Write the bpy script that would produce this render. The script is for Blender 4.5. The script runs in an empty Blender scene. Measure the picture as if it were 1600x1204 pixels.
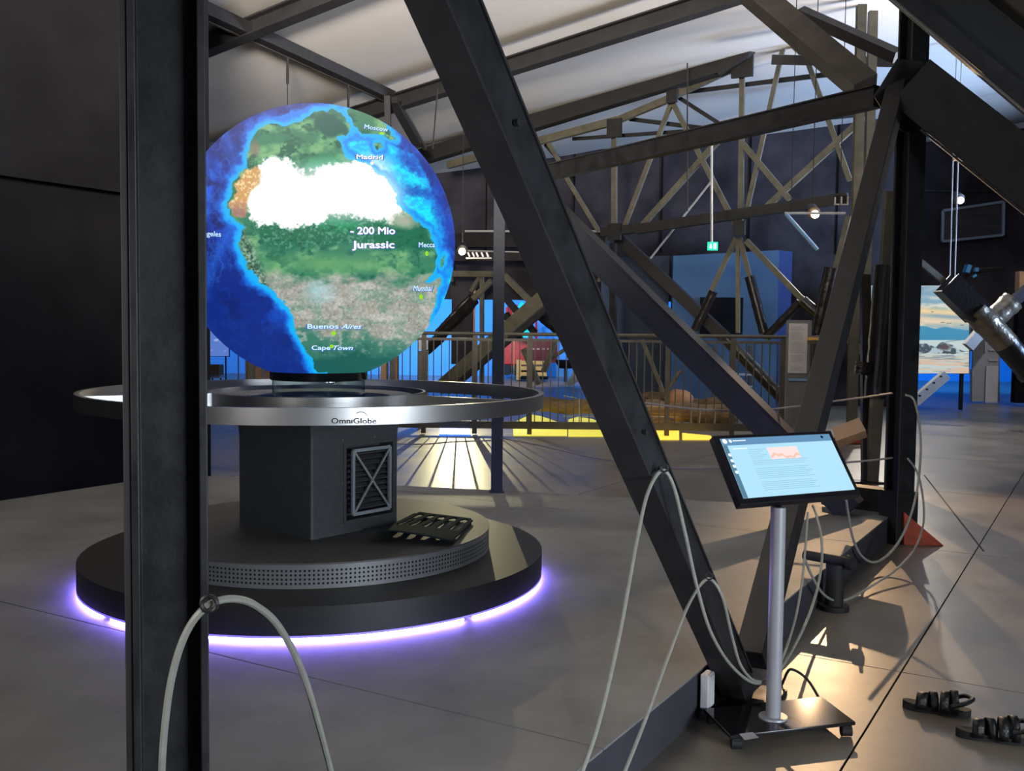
import bpy, bmesh, math, random
import numpy as np
from mathutils import Vector, Matrix
random.seed(4)
PI = math.pi
# ------------------------------------------------------------------ camera, world, lights, exposure
FPX, PITCH, ROLL, EYE = 1572.8, 0.0563, 0.0111, 1.4091
FW = Vector((0, math.cos(PITCH), -math.sin(PITCH)))
_up = Vector((0, math.sin(PITCH), math.cos(PITCH))); _rt = Vector((1, 0, 0))
RT = _rt * math.cos(ROLL) + _up * math.sin(ROLL)
UP = -_rt * math.sin(ROLL) + _up * math.cos(ROLL)
EY = Vector((0, 0, EYE))
scn = bpy.context.scene
COL = scn.collection
cam = bpy.data.objects.new('camera', bpy.data.cameras.new('camera'))
COL.objects.link(cam)
cam.data.sensor_width = 36; cam.data.lens = FPX / 1600 * 36
cam.data.clip_start = 0.05; cam.data.clip_end = 200
cam.matrix_world = Matrix(((RT.x, UP.x, -FW.x, 0), (RT.y, UP.y, -FW.y, 0), (RT.z, UP.z, -FW.z, EYE), (0, 0, 0, 1)))
scn.camera = cam
w = bpy.data.worlds.new('world'); scn.world = w; w.use_nodes = True
w.node_tree.nodes['Background'].inputs[0].default_value = (0.55, 0.62, 0.8, 1)
w.node_tree.nodes['Background'].inputs[1].default_value = 0.06
vs = scn.view_settings
vs.view_transform = 'Standard'; vs.look = 'None'; vs.gamma = 1; vs.use_curve_mapping = False; vs.exposure = 0.1
scn.cycles.use_denoising = True
scn.cycles.max_bounces = 6
scn.cycles.sample_clamp_indirect = 6

def light(kind, name, loc, aim, energy, col, size=0.3, sizey=None, angle=60, blend=0.3):
    d = bpy.data.lights.new(name, kind); d.energy = energy; d.color = col
    if kind == 'AREA':
        d.shape = 'RECTANGLE'; d.size = size; d.size_y = sizey or size; d.spread = math.radians(angle)
    else:
        d.shadow_soft_size = size
    if kind == 'SPOT':
        d.spot_size = math.radians(angle); d.spot_blend = blend
    o = bpy.data.objects.new(name, d); COL.objects.link(o); o.location = loc
    if aim is not None:
        o.rotation_euler = (Vector(aim) - Vector(loc)).to_track_quat('-Z', 'Y').to_euler()
    return o
# added uplights on the roof lining outside the frame; an added fill light behind the viewer's right; spots on the trusses; blue wash in the far hall
light('AREA', 'uplight_warm', (-1.2, 0.7, 3.4), (-2.0, 11.0, 6.2), 520, (1.0, 0.90, 0.78), 1.2, angle=68)
light('AREA', 'uplight_warm', (9.8, 14.0, 2.8), (3.6, 13.2, 6.3), 240, (0.95, 0.93, 0.95), 1.5, angle=95)
light('AREA', 'uplight_blue', (13.5, 15.5, 2.6), (6.0, 18.5, 6.2), 560, (0.42, 0.62, 1.0), 2.0, angle=100)
light('AREA', 'front_fill', (5.2, -2.2, 1.3), (-1.0, 5.6, 0.7), 85, (0.80, 0.90, 1.0), 3.6, 2.0, angle=66)  # added soft fill for pedestal and ring, no display stands there
light('AREA', 'side_light', (-2.4, 0.4, 1.6), (0.2, 3.0, 1.1), 7, (1.0, 0.95, 0.92), 0.8, angle=70)  # added fill for the left faces of brace and column
light('SPOT', 'spot_railing', (-1.07, 20.0, 2.16), (-0.85, 9.5, 0.0), 600, (1.0, 0.90, 0.52), 0.012, angle=60, blend=0.5)
light('SPOT', 'spot_orange', (4.21, 13.9, 3.0), (4.1, 5.6, -0.2), 900, (1.0, 0.64, 0.34), 0.02, angle=46, blend=0.5)
light('SPOT', 'spot_left', (-1.4, 0.4, 4.6), (-2.6, 7.6, 0.0), 28, (1.0, 0.93, 0.80), 0.1, angle=44, blend=0.8)
light('SPOT', 'spot_back_truss', (0.2, 9.6, 4.9), (2.2, 16.5, 3.0), 380, (1.0, 0.92, 0.70), 0.2, angle=80, blend=0.7)
light('SPOT', 'spot_totem', (10.6, 17.0, 4.3), (10.9, 23.2, 0.8), 300, (1.0, 0.9, 0.76), 0.1, angle=52, blend=0.6)  # unseen spot added to brighten the totem panel
light('AREA', 'blue_wash', (-3.0, 26.5, 4.4), (-2.5, 34, 1.6), 420, (0.10, 0.38, 1.0), 4, 1, angle=80)
light('AREA', 'blue_wash', (5.0, 26.5, 4.4), (4.5, 34, 1.6), 200, (0.10, 0.38, 1.0), 4, 1, angle=80)
light('AREA', 'blue_wash', (13.0, 26.5, 4.4), (13.0, 33, 0.8), 480, (0.03, 0.30, 1.0), 6, 1, angle=120)
light('AREA', 'blue_wash', (-10.5, 26.0, 4.4), (-10.5, 34, 1.6), 200, (0.2, 0.42, 1.0), 4, 1, angle=90)
light('SPOT', 'spot_hall', (-5.6, 21.0, 4.3), (-1.5, 19.0, 0.0), 200, (1.0, 0.9, 0.7), 0.1, angle=80, blend=0.6)
light('SPOT', 'spot_hall', (-3.2, 25.0, 4.6), (-1.0, 25.5, 0.0), 1300, (1.0, 0.92, 0.8), 0.1, angle=110, blend=0.6)
light('SPOT', 'spot_crates', (1.2, 25.0, 4.6), (0.0, 31.5, 0.3), 1100, (1.0, 0.85, 0.62), 0.1, angle=56, blend=0.6)  # spot put in to lift crate and cart out of the blue
light('SPOT', 'spot_timber', (4.2, 15.2, 4.4), (1.8, 17.2, 0.0), 120, (1.0, 0.86, 0.62), 0.1, angle=60, blend=0.6)
light('SPOT', 'spot_floor_right', (7.6, 21.0, 4.4), (7.0, 13.0, -0.2), 750, (1.0, 0.90, 0.78), 0.1, angle=70, blend=0.7)

# ------------------------------------------------------------------ geometry helpers
UD = Vector((0.509, 0.861, 0)).normalized()      # the hall's long axis
VD = Vector((-0.861, 0.509, 0)).normalized()     # across the hall
def UV(u, v, z=0): return UD * u + VD * v + Vector((0, 0, z))
def ray(x, y): return FW * FPX + RT * (x - 800) - UP * (y - 602)
def G(x, y, z=0.0):
    d = ray(x, y); return EY + d * ((z - EYE) / d.z)
def at(x, y, Y):
    d = ray(x, y); return EY + d * (Y / d.y)
def PU(x, y, u):
    d = ray(x, y); return EY + d * (u / d.dot(UD))
def PV(x, y, v):
    d = ray(x, y); return EY + d * (v / d.dot(VD))

class MB:
    def __init__(s): s.v = []; s.f = []; s.sm = []
    def add(s, vs, fs, smooth=False):
        n = len(s.v); s.v += [tuple(p) for p in vs]
        s.f += [tuple(i + n for i in f) for f in fs]; s.sm += [smooth] * len(fs); return s
    def hexa(s, b, t):   # two quads
        return s.add(list(b) + list(t), [(3, 2, 1, 0), (4, 5, 6, 7), (0, 1, 5, 4), (1, 2, 6, 5), (2, 3, 7, 6), (3, 0, 4, 7)])
    def box(s, c, size, m=None):
        x, y, z = [k / 2 for k in size]
        P = [Vector(q) for q in ((-x, -y, -z), (x, -y, -z), (x, y, -z), (-x, y, -z), (-x, -y, z), (x, -y, z), (x, y, z), (-x, y, z))]
        if m is not None: P = [m @ q for q in P]
        P = [q + Vector(c) for q in P]
        return s.hexa(P[:4], P[4:])
    def prism(s, poly, z0, z1):
        n = len(poly)
        vs = [(p[0], p[1], z0) for p in poly] + [(p[0], p[1], z1) for p in poly]
        fs = [tuple(reversed(range(n))), tuple(range(n, 2 * n))] + [(i, (i + 1) % n, n + (i + 1) % n, n + i) for i in range(n)]
        return s.add(vs, fs)
    def extr(s, sec, p, q, a, b, smooth=False):     # section polygon (2D in a,b) swept p->q
        n = len(sec)
        vs = [Vector(p) + a * x + b * y for x, y in sec] + [Vector(q) + a * x + b * y for x, y in sec]
        s.add(vs, [(i, (i + 1) % n, n + (i + 1) % n, n + i) for i in range(n)], smooth)
        k = len(s.v) - 2 * n
        s.f += [tuple(k + i for i in reversed(range(n))), tuple(k + n + i for i in range(n))]; s.sm += [False, False]
        return s
    def tube(s, pts, r, n=8, caps=True):
        pts = [Vector(p) for p in pts]; rr = r if isinstance(r, (list, tuple)) else [r] * len(pts)
        base = len(s.v); prev = None
        for i, p in enumerate(pts):
            t = (pts[min(i + 1, len(pts) - 1)] - pts[max(i - 1, 0)]).normalized()
            if prev is None:
                a = t.cross(Vector((0, 0, 1)))
                if a.length < 1e-3: a = t.cross(Vector((1, 0, 0)))
            else: a = prev - t * prev.dot(t)
            a.normalize(); prev = a; b = t.cross(a)
            for k in range(n):
                th = 2 * PI * k / n; s.v.append(tuple(p + (a * math.cos(th) + b * math.sin(th)) * rr[i]))
        for i in range(len(pts) - 1):
            for k in range(n):
                s.f.append((base + i * n + k, base + i * n + (k + 1) % n, base + (i + 1) * n + (k + 1) % n, base + (i + 1) * n + k)); s.sm.append(True)
        if caps:
            s.f.append(tuple(base + k for k in reversed(range(n)))); s.sm.append(False)
            e = base + (len(pts) - 1) * n; s.f.append(tuple(e + k for k in range(n))); s.sm.append(False)
        return s
    def lathe(s, prof, c, n=96, a0=0, a1=2 * PI, closed=True, smooth=True):   # prof list of (r,z); loops if closed
        full = abs(a1 - a0 - 2 * PI) < 1e-6; m = n if full else n + 1
        base = len(s.v); k = len(prof)
        for i in range(m):
            th = a0 + (a1 - a0) * i / n
            for r, z in prof: s.v.append((c[0] + r * math.cos(th), c[1] + r * math.sin(th), c[2] + z))
        for i in range(n):
            i2 = (i + 1) % m if full else i + 1
            for j in range(k if closed else k - 1):
                j2 = (j + 1) % k
                s.f.append((base + i * k + j, base + i2 * k + j, base + i2 * k + j2, base + i * k + j2)); s.sm.append(smooth)
        if not full and closed:
            s.f.append(tuple(base + j for j in range(k))); s.sm.append(False)
            s.f.append(tuple(base + n * k + j for j in reversed(range(k)))); s.sm.append(False)
        return s
    def build(s, name, m, parent=None, bevel=0, fix=True, sharp=True):
        me = bpy.data.meshes.new(name); me.from_pydata(s.v, [], s.f); me.validate(); 
        for p, k in zip(me.polygons, s.sm): p.use_smooth = k
        if fix:
            bm = bmesh.new(); bm.from_mesh(me); bmesh.ops.recalc_face_normals(bm, faces=bm.faces); bm.to_mesh(me); bm.free()
        me.materials.append(m)
        if sharp and any(s.sm): me.set_sharp_from_angle(angle=math.radians(38))
        o = bpy.data.objects.new(name, me); COL.objects.link(o)
        if parent is not None:
            o.parent = parent; o.matrix_parent_inverse = Matrix.Translation(-Vector(parent.location))
        if bevel:
            b = o.modifiers.new('bevel', 'BEVEL'); b.width = bevel; b.segments = 2; b.limit_method = 'ANGLE'
        return o
def tag(o, label, cat, group=None, kind=None):
    if label: o['label'] = label
    if cat: o['category'] = cat
    if group: o['group'] = group
    if kind: o['kind'] = kind
    return o
def empty(name, loc, label=None, cat=None, group=None):
    o = bpy.data.objects.new(name, None); COL.objects.link(o); o.location = loc; o.empty_display_size = 0.1
    return tag(o, label, cat, group)
def spline(P, n=10):
    P = [Vector(p) for p in P]; out = []
    for i in range(len(P) - 1):
        a = P[max(i - 1, 0)]; b = P[i]; c = P[i + 1]; d = P[min(i + 2, len(P) - 1)]
        for k in range(n):
            t = k / n
            out.append(0.5 * ((2 * b) + (c - a) * t + (2 * a - 5 * b + 4 * c - d) * t * t + (-a + 3 * b - 3 * c + d) * t ** 3))
    out.append(P[-1]); return out
def clip(poly, nx, ny, c):      # keep nx*x+ny*y <= c
    out = []
    for i in range(len(poly)):
        a, b = poly[i], poly[(i + 1) % len(poly)]
        da, db = nx * a[0] + ny * a[1] - c, nx * b[0] + ny * b[1] - c
        if da <= 0: out.append(a)
        if da * db < 0:
            t = da / (da - db); out.append((a[0] + (b[0] - a[0]) * t, a[1] + (b[1] - a[1]) * t))
    return out
# ------------------------------------------------------------------ materials
def srgb(r, g, b):
    f = lambda c: (c / 255 / 12.92) if c / 255 <= 0.04045 else ((c / 255 + 0.055) / 1.055) ** 2.4
    return (f(r), f(g), f(b), 1)
def mat(name, col, rough=0.5, metal=0.0, noise=0.0, scale=6, bump=0.0, bscale=None, emit=None, estr=1.0, spec=None, trans=0, rvar=0.0, stretch=None, coat=0):
    m = bpy.data.materials.new(name); m.use_nodes = True; nt = m.node_tree; b = nt.nodes['Principled BSDF']
    b.inputs['Base Color'].default_value = col; b.inputs['Roughness'].default_value = rough; b.inputs['Metallic'].default_value = metal
    if spec is not None: b.inputs['Specular IOR Level'].default_value = spec
    if trans: b.inputs['Transmission Weight'].default_value = trans
    if coat: b.inputs['Coat Weight'].default_value = coat; b.inputs['Coat Roughness'].default_value = 0.12
    if emit: b.inputs['Emission Color'].default_value = emit; b.inputs['Emission Strength'].default_value = estr
    if noise or bump or rvar:
        tc = nt.nodes.new('ShaderNodeTexCoord'); mp = nt.nodes.new('ShaderNodeMapping'); nt.links.new(tc.outputs['Object'], mp.inputs[0])
        if stretch: mp.inputs['Scale'].default_value = stretch
        n = nt.nodes.new('ShaderNodeTexNoise'); n.inputs['Scale'].default_value = scale; n.inputs['Detail'].default_value = 8; n.inputs['Roughness'].default_value = 0.6
        nt.links.new(mp.outputs[0], n.inputs['Vector'])
        if noise:
            r = nt.nodes.new('ShaderNodeValToRGB')
            r.color_ramp.elements[0].position = 0.3; r.color_ramp.elements[1].position = 0.7
            r.color_ramp.elements[0].color = tuple(c * (1 - noise) for c in col[:3]) + (1,)
            r.color_ramp.elements[1].color = tuple(min(1, c * (1 + noise)) for c in col[:3]) + (1,)
            nt.links.new(n.outputs[0], r.inputs[0]); nt.links.new(r.outputs[0], b.inputs['Base Color'])
        if rvar:
            mr = nt.nodes.new('ShaderNodeMapRange'); mr.inputs[3].default_value = rough - rvar; mr.inputs[4].default_value = rough + rvar
            mr.inputs[1].default_value = 0.3; mr.inputs[2].default_value = 0.7
            nt.links.new(n.outputs[0], mr.inputs[0]); nt.links.new(mr.outputs[0], b.inputs['Roughness'])
        if bump:
            n2 = nt.nodes.new('ShaderNodeTexNoise'); n2.inputs['Scale'].default_value = bscale or scale * 6; n2.inputs['Detail'].default_value = 5
            nt.links.new(mp.outputs[0], n2.inputs['Vector'])
            bp = nt.nodes.new('ShaderNodeBump'); bp.inputs['Strength'].default_value = bump; bp.inputs['Distance'].default_value = 0.01
            nt.links.new(n2.outputs[0], bp.inputs['Height']); nt.links.new(bp.outputs[0], b.inputs['Normal'])
    return m
M = {}
M['concrete'] = mat('polished_concrete', (0.21, 0.185, 0.155, 1), 0.37, noise=0.34, scale=1.6, bump=0.06, bscale=14, rvar=0.05, spec=0.4)
M['platform'] = mat('platform_concrete', (0.19, 0.195, 0.20, 1), 0.58, noise=0.26, scale=1.5, bump=0.06, bscale=18, rvar=0.05, spec=0.2)
M['joint'] = mat('joint_dark', (0.02, 0.018, 0.016, 1), 0.8, noise=0.2)
M['curb'] = mat('curb_render', (0.038, 0.036, 0.046, 1), 0.85, noise=0.15, scale=3)
M['wall'] = mat('black_drape', (0.008, 0.008, 0.010, 1), 0.9, noise=0.25, scale=2, bump=0.15, bscale=30, spec=0.05)
M['bulk'] = mat('dark_plaster', (0.040, 0.035, 0.040, 1), 0.9, noise=0.4, scale=1.4, bump=0.3, bscale=12, spec=0.1)
M['farwall'] = mat('sky_blue_wall', (0.10, 0.34, 0.62, 1), 0.8, noise=0.06, scale=1)
M['bluewall'] = mat('slate_blue_panel', srgb(56, 88, 118), 0.7, noise=0.1, scale=1)
M['fabric'] = mat('roof_lining', (0.56, 0.53, 0.50, 1), 0.9, noise=0.05, scale=0.6, bump=0.12, bscale=1.2)
M['steel'] = mat('painted_steel', (0.019, 0.019, 0.021, 1), 0.45, noise=0.35, scale=9, bump=0.15, bscale=25, rvar=0.1, spec=0.3)
M['steel2'] = mat('navy_steel', (0.009, 0.013, 0.024, 1), 0.65, noise=0.3, scale=7, bump=0.12, bscale=25)
M['khaki'] = mat('olive_steel', (0.115, 0.105, 0.075, 1), 0.55, noise=0.3, scale=5, bump=0.1, bscale=30)
M['rafter'] = mat('rafter_steel', (0.024, 0.023, 0.025, 1), 0.6, noise=0.25, scale=5, spec=0.3)
M['web'] = mat('weathered_web', (0.06, 0.053, 0.045, 1), 0.55, noise=0.35, scale=4)
M['web_lit'] = mat('weathered_web_lit', (0.20, 0.17, 0.13, 1), 0.6, noise=0.35, scale=4)  # web colour raised in place of warm light on the overhead brace
M['wrap'] = mat('black_film', (0.012, 0.010, 0.009, 1), 0.30, noise=0.2, scale=5, bump=0.6, bscale=22)
M['foil'] = mat('crinkled_foil', (0.20, 0.165, 0.12, 1), 0.3, metal=0.6, noise=0.3, scale=6, bump=1.0, bscale=20)
M['rail'] = mat('railing_steel', (0.075, 0.066, 0.048, 1), 0.5, noise=0.2, scale=8)
M['brushed'] = mat('brushed_stainless', (0.50, 0.50, 0.50, 1), 0.36, metal=1.0, noise=0.06, scale=2)
M['glossblack'] = mat('gloss_black', (0.008, 0.008, 0.009, 1), 0.12, noise=0.1)
M['basedark'] = mat('satin_black_laminate', (0.010, 0.010, 0.011, 1), 0.5, noise=0.2, scale=6, bump=0.04, bscale=80)
M['disctop'] = mat('satin_grey_laminate', (0.06, 0.06, 0.058, 1), 0.55, noise=0.2, scale=6, bump=0.04, bscale=80)
M['pedestal'] = mat('textured_charcoal', (0.055, 0.06, 0.066, 1), 0.5, noise=0.18, scale=30, bump=0.35, bscale=150)
M['perf'] = mat('perforated_grey_sheet', (0.17, 0.17, 0.18, 1), 0.45, metal=0.3, noise=0.08, scale=10)
M['plate'] = mat('teal_dark_plate', (0.012, 0.022, 0.027, 1), 0.85, noise=0.15, scale=20, spec=0.08)
M['hole'] = mat('hole_black', (0.004, 0.004, 0.004, 1), 0.9, noise=0.1)
M['grille'] = mat('grey_grille', (0.27, 0.30, 0.33, 1), 0.4, noise=0.08, scale=8)
M['louver'] = mat('louver_dark', (0.06, 0.06, 0.065, 1), 0.45, noise=0.1)
M['led'] = mat('led_violet', (0.4, 0.3, 1, 1), 0.5, emit=(0.30, 0.20, 1.0, 1), estr=85)
M['ledrim'] = mat('led_diffuser', (0.3, 0.25, 0.8, 1), 0.5, emit=(0.16, 0.12, 0.75, 1), estr=1.0)
M['glass'] = mat('clear_glass', (0.9, 1, 0.96, 1), 0.02, trans=1.0)
M['mirror'] = mat('bowl_lining', (0.55, 0.60, 0.50, 1), 0.2, metal=1.0, noise=0.2, scale=4)
M['cable'] = mat('sheathed_rope', (0.30, 0.30, 0.26, 1), 0.4, noise=0.12, scale=40)
M['cabled'] = mat('grey_rope', (0.26, 0.25, 0.23, 1), 0.45, noise=0.12, scale=40)
M['pole'] = mat('silver_pole', (0.42, 0.42, 0.46, 1), 0.38, metal=0.1, noise=0.05)
M['bezel'] = mat('black_bezel', (0.012, 0.011, 0.014, 1), 0.35, noise=0.1)
M['screen'] = mat('screen_cyan', (0, 0, 0, 1), 0.3, emit=srgb(172, 220, 243), estr=1.05)
M['screen_bar'] = mat('screen_header', (0, 0, 0, 1), 0.3, emit=srgb(104, 152, 192), estr=0.9)
M['screen_side'] = mat('screen_sidebar', (0, 0, 0, 1), 0.3, emit=srgb(92, 134, 160), estr=0.9)
M['screen_white'] = mat('screen_white', (0, 0, 0, 1), 0.3, emit=srgb(240, 248, 252), estr=1.0)
M['screen_pink'] = mat('screen_chart', (0, 0, 0, 1), 0.3, emit=srgb(250, 225, 222), estr=1.0)
M['screen_salmon'] = mat('screen_chart_curve', (0, 0, 0, 1), 0.3, emit=srgb(244, 196, 180), estr=1.0)
M['screen_text'] = mat('screen_text', (0, 0, 0, 1), 0.3, emit=srgb(140, 190, 212), estr=0.95)
M['baseplate'] = mat('black_glass_plate', (0.010, 0.010, 0.011, 1), 0.08, noise=0.1, spec=0.45)
M['rubber'] = mat('black_rubber', (0.010, 0.010, 0.010, 1), 0.7, noise=0.2)
M['white'] = mat('white_plastic', (0.62, 0.60, 0.62, 1), 0.4, noise=0.03)
M['paper'] = mat('white_print', (0.62, 0.60, 0.60, 1), 0.6, noise=0.03)
M['ink'] = mat('grey_ink', (0.30, 0.29, 0.30, 1), 0.7, noise=0.1)
M['inkblack'] = mat('black_ink', (0.006, 0.006, 0.008, 1), 0.5, noise=0.1)
M['grey'] = mat('grey_board', (0.17, 0.17, 0.18, 1), 0.6, noise=0.08)
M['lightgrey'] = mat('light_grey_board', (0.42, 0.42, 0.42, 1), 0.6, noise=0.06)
M['rust'] = mat('orange_primer', srgb(176, 70, 36), 0.6, noise=0.3, scale=9)
M['tan'] = mat('kraft_card', srgb(190, 150, 112), 0.75, noise=0.1)
M['leather'] = mat('black_leather', (0.008, 0.008, 0.009, 1), 0.45, noise=0.2, bump=0.3, bscale=80)
M['buckle'] = mat('steel_buckle', (0.5, 0.5, 0.5, 1), 0.3, metal=1, noise=0.05)
M['insole'] = mat('brown_insole', (0.03, 0.022, 0.017, 1), 0.7, noise=0.2)
M['red'] = mat('red_lacquer', srgb(196, 30, 34), 0.35, noise=0.2, scale=5)
M['darkred'] = mat('dark_red_lacquer', srgb(104, 20, 26), 0.4, noise=0.2, scale=5)
M['pine'] = mat('pine_board', srgb(214, 170, 92), 0.6, noise=0.25, scale=4, stretch=(1, 6, 6))
M['timber'] = mat('old_timber', srgb(112, 90, 64), 0.8, noise=0.45, scale=3, stretch=(0.6, 6, 6), bump=0.6, bscale=12)
M['stone'] = mat('sandstone', srgb(176, 130, 92), 0.85, noise=0.25, scale=5, bump=0.6, bscale=14)
M['teal'] = mat('teal_shade', srgb(30, 190, 170), 0.4, noise=0.1, emit=srgb(30, 190, 170), estr=0.5)
M['yellow_glow'] = mat('yellow_floor_glow', srgb(200, 190, 60), 0.5, noise=0.1, emit=srgb(225, 214, 80), estr=0.8)  # this and the next two paint coloured floor light by emission
M['amber_glow'] = mat('amber_floor_glow', srgb(255, 205, 80), 0.5, emit=srgb(255, 205, 70), estr=1.1)
M['blue_glow'] = mat('blue_floor_glow', srgb(60, 120, 240), 0.5, emit=srgb(70, 130, 245), estr=0.9)
M['bulb'] = mat('lamp_bulb', (1, 1, 1, 1), 0.3, emit=(1, 0.86, 0.55, 1), estr=22)
M['bulb_o'] = mat('lamp_bulb_orange', (1, 1, 1, 1), 0.3, emit=(1, 0.55, 0.25, 1), estr=40)
M['bulb_w'] = mat('lamp_bulb_dim', (1, 1, 1, 1), 0.3, emit=(1, 0.9, 0.85, 1), estr=3)
M['exit'] = mat('exit_green', (0, 0.3, 0.15, 1), 0.4, emit=(0.02, 0.75, 0.38, 1), estr=1.4)
M['exitw'] = mat('exit_white', (1, 1, 1, 1), 0.4, emit=(0.75, 1, 0.9, 1), estr=1.6)
M['paleblue'] = mat('pale_blue_paint', srgb(120, 160, 200), 0.5, noise=0.05)
M['palegrey'] = mat('pale_grey_frame', srgb(150, 160, 170), 0.6, noise=0.05)
M['camblue'] = mat('sky_blue_housing', srgb(90, 170, 235), 0.5, noise=0.05)
M['sail'] = mat('white_tarp', (0.6, 0.7, 0.72, 1), 0.6, noise=0.1, scale=3)

# ------------------------------------------------------------------ setting
FZ = -0.20
def struct(o): o['kind'] = 'structure'; return o
floor = struct(MB().box((6, 14, FZ - 0.11), (44, 52, 0.2)).build('floor', M['joint']))
cu = [-9, -1, 2.0, 5.0, 8.0, 11.0, 14.0, 17.2, 20.4, 23.6, 27, 31, 36, 44]
cv = [-16, -10, -6.4, -2.8, 0.788, 4.4, 8.0, 11.6, 16, 22, 30]
for i in range(len(cu) - 1):
    for j in range(len(cv) - 1):
        g = 0.0045
        poly = [tuple(UV(a, b)[:2]) for a, b in ((cu[i] + g, cv[j] + g), (cu[i + 1] - g, cv[j] + g), (cu[i + 1] - g, cv[j + 1] - g), (cu[i] + g, cv[j + 1] - g))]
        for nx, ny, c in ((1, 0, 27.9), (-1, 0, 15.9), (0, 1, 39.9), (0, -1, 11.9)):
            if poly: poly = clip(poly, nx, ny, c)
        if len(poly) > 2: MB().prism(poly, FZ - 0.009, FZ).build('slab', M['concrete'], floor)
# diagonal saw cut
a, b = G(1444, 742, FZ), G(1537, 861, FZ); d = (b - a).normalized(); n = Vector((-d.y, d.x, 0)) * 0.008
MB().hexa([a - n, b - n, b + n, a + n], [p + Vector((0, 0, 0.0012)) for p in (a - n, b - n, b + n, a + n)]).build('joint', M['joint'], floor)

# platform under the globe: edge along the truss line, end wall side, back edge
VE = 1.411
e0 = UV(-3, VE + 0.01); 
# platform edge line through measured points
pa, pb = G(921, 1187), G(1384, 810)
ed = (pb - pa).normalized()
bk1, bk2 = G(620, 758), G(1300, 792); bd = (bk2 - bk1).normalized()
def isect(p, d, q, e):
    k = d.x * e.y - d.y * e.x; t = ((q.x - p.x) * e.y - (q.y - p.y) * e.x) / k; return p + d * t
cr = isect(pa, ed, bk1, bd)
ppoly = [tuple((pa - ed * 7)[:2]), tuple(cr[:2]), tuple((bk1 - bd * 3.6)[:2]), tuple((pa - ed * 7 + VD * 7)[:2])]
platform = struct(MB().prism(ppoly, FZ - 0.008, -0.008).build('floor_platform', M['curb']))
for (ua, ub) in ((-9, 3.02), (3.02, 6.95), (6.95, 20)):
    p = clip(clip(ppoly, -UD.x, -UD.y, -(ua + 0.004)), UD.x, UD.y, ub - 0.004)
    if len(p) > 2: MB().prism(p, -0.008, 0).build('slab', M['platform'], platform)

# left wall with ledge
WV = 7.53
wl = struct(MB().hexa([UV(-4, WV, FZ), UV(8.45 - 1.5, WV, FZ), UV(8.45 - 1.5, WV + .2, FZ), UV(-4, WV + .2, FZ)],
                      [UV(-4, WV, 5.7), UV(8.45 - 1.5, WV, 5.7), UV(8.45 - 1.5, WV + .2, 5.7), UV(-4, WV + .2, 5.7)]).build('wall_left', M['wall']))
MB().hexa([UV(-4, WV - .12, 2.55), UV(6.94, WV - .12, 2.55), UV(6.94, WV, 2.55), UV(-4, WV, 2.55)],
          [UV(-4, WV - .12, 2.90), UV(6.94, WV - .12, 2.90), UV(6.94, WV, 2.90), UV(-4, WV, 2.90)]).build('ledge', M['wall'], wl)
# the roof lining: sloping fabric bays between the rafters
Z0 = 6.65
def CZ(v): return Z0 - 0.149 * v
ceiling = bpy.data.objects.new('ceiling', None); COL.objects.link(ceiling); struct(ceiling)
us = [-4, -0.6, 2.9, 6.2, 9.55, 12.95, 16.4, 19.9, 23.4, 27]
for i in range(len(us) - 1):
    m = MB(); nx, ny = 10, 40; P = []
    for a in range(nx + 1):
        for b in range(ny + 1):
            v = -9 + 25 * b / ny; u = us[i] + (us[i + 1] - us[i]) * a / nx
            sag = 0.10 * math.sin(PI * a / nx) ** 0.7
            P.append(UV(u, v, CZ(v) - sag + 0.08))
    F = [(a * (ny + 1) + b, (a + 1) * (ny + 1) + b, (a + 1) * (ny + 1) + b + 1, a * (ny + 1) + b + 1) for a in range(nx) for b in range(ny)]
    m.add(P, F, True).build('panel', M['fabric'], ceiling, fix=False, sharp=False)
# dark end wall (upper part) across the hall at Y=22, open to the blue-lit hall below on both sides
def XZ(x0, y0, x1, y1, Y):   # rectangle from pixels on a plane of constant Y
    a, b = at(x0, y0, Y), at(x1, y1, Y); return a.x, b.x, a.z, b.z
wb = MB()
z_open = at(800, 468, 22).z
def roofz(x, Y): v = Vector((x, Y, 0)).dot(VD); return CZ(v) + 0.1
def slabwall(m, x0, x1, Y, z0, zt=None, th=0.25):
    za, zb = (zt, zt) if zt is not None else (roofz(x0, Y), roofz(x1, Y))
    m.hexa([(x0, Y, z0), (x1, Y, z0), (x1, Y + th, z0), (x0, Y + th, z0)], [(x0, Y, za), (x1, Y, zb), (x1, Y + th, zb), (x0, Y + th, za)])
xs = [-14, at(1052, 500, 22).x, at(1400, 500, 22).x, 20]
slabwall(wb, xs[0], xs[1], 22, z_open)
slabwall(wb, xs[1], xs[2], 22, FZ)
slabwall(wb, at(1400, 500, 25).x, 22, 25, at(1500, 548, 25).z)
slabwall(wb, xs[2] - .25, xs[2], 22.25, FZ, th=2.75)
wall_back = struct(wb.build('wall_back', M['bulk']))
for x in np.arange(-12, 19, 1.9):
    yb_ = 21.985 if x < xs[2] else 24.985
    MB().box((x, yb_, (roofz(x, yb_) + 3.1) / 2), (0.03, 0.03, roofz(x, yb_) - 3.1)).build('batten', M['wall'], wall_back)
MB().box((14.5, 24.96, at(1500, 299, 25).z), (9, .08, .05)).build('conduit', M['inkblack'], wall_back)
struct(MB().box((2, 34.2, 3), (44, 0.2, 7)).build('wall_far', M['farwall']))
struct(MB().box((-18, 24, 3), (0.2, 26, 7)).build('wall_side', M['bulk']))
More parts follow.
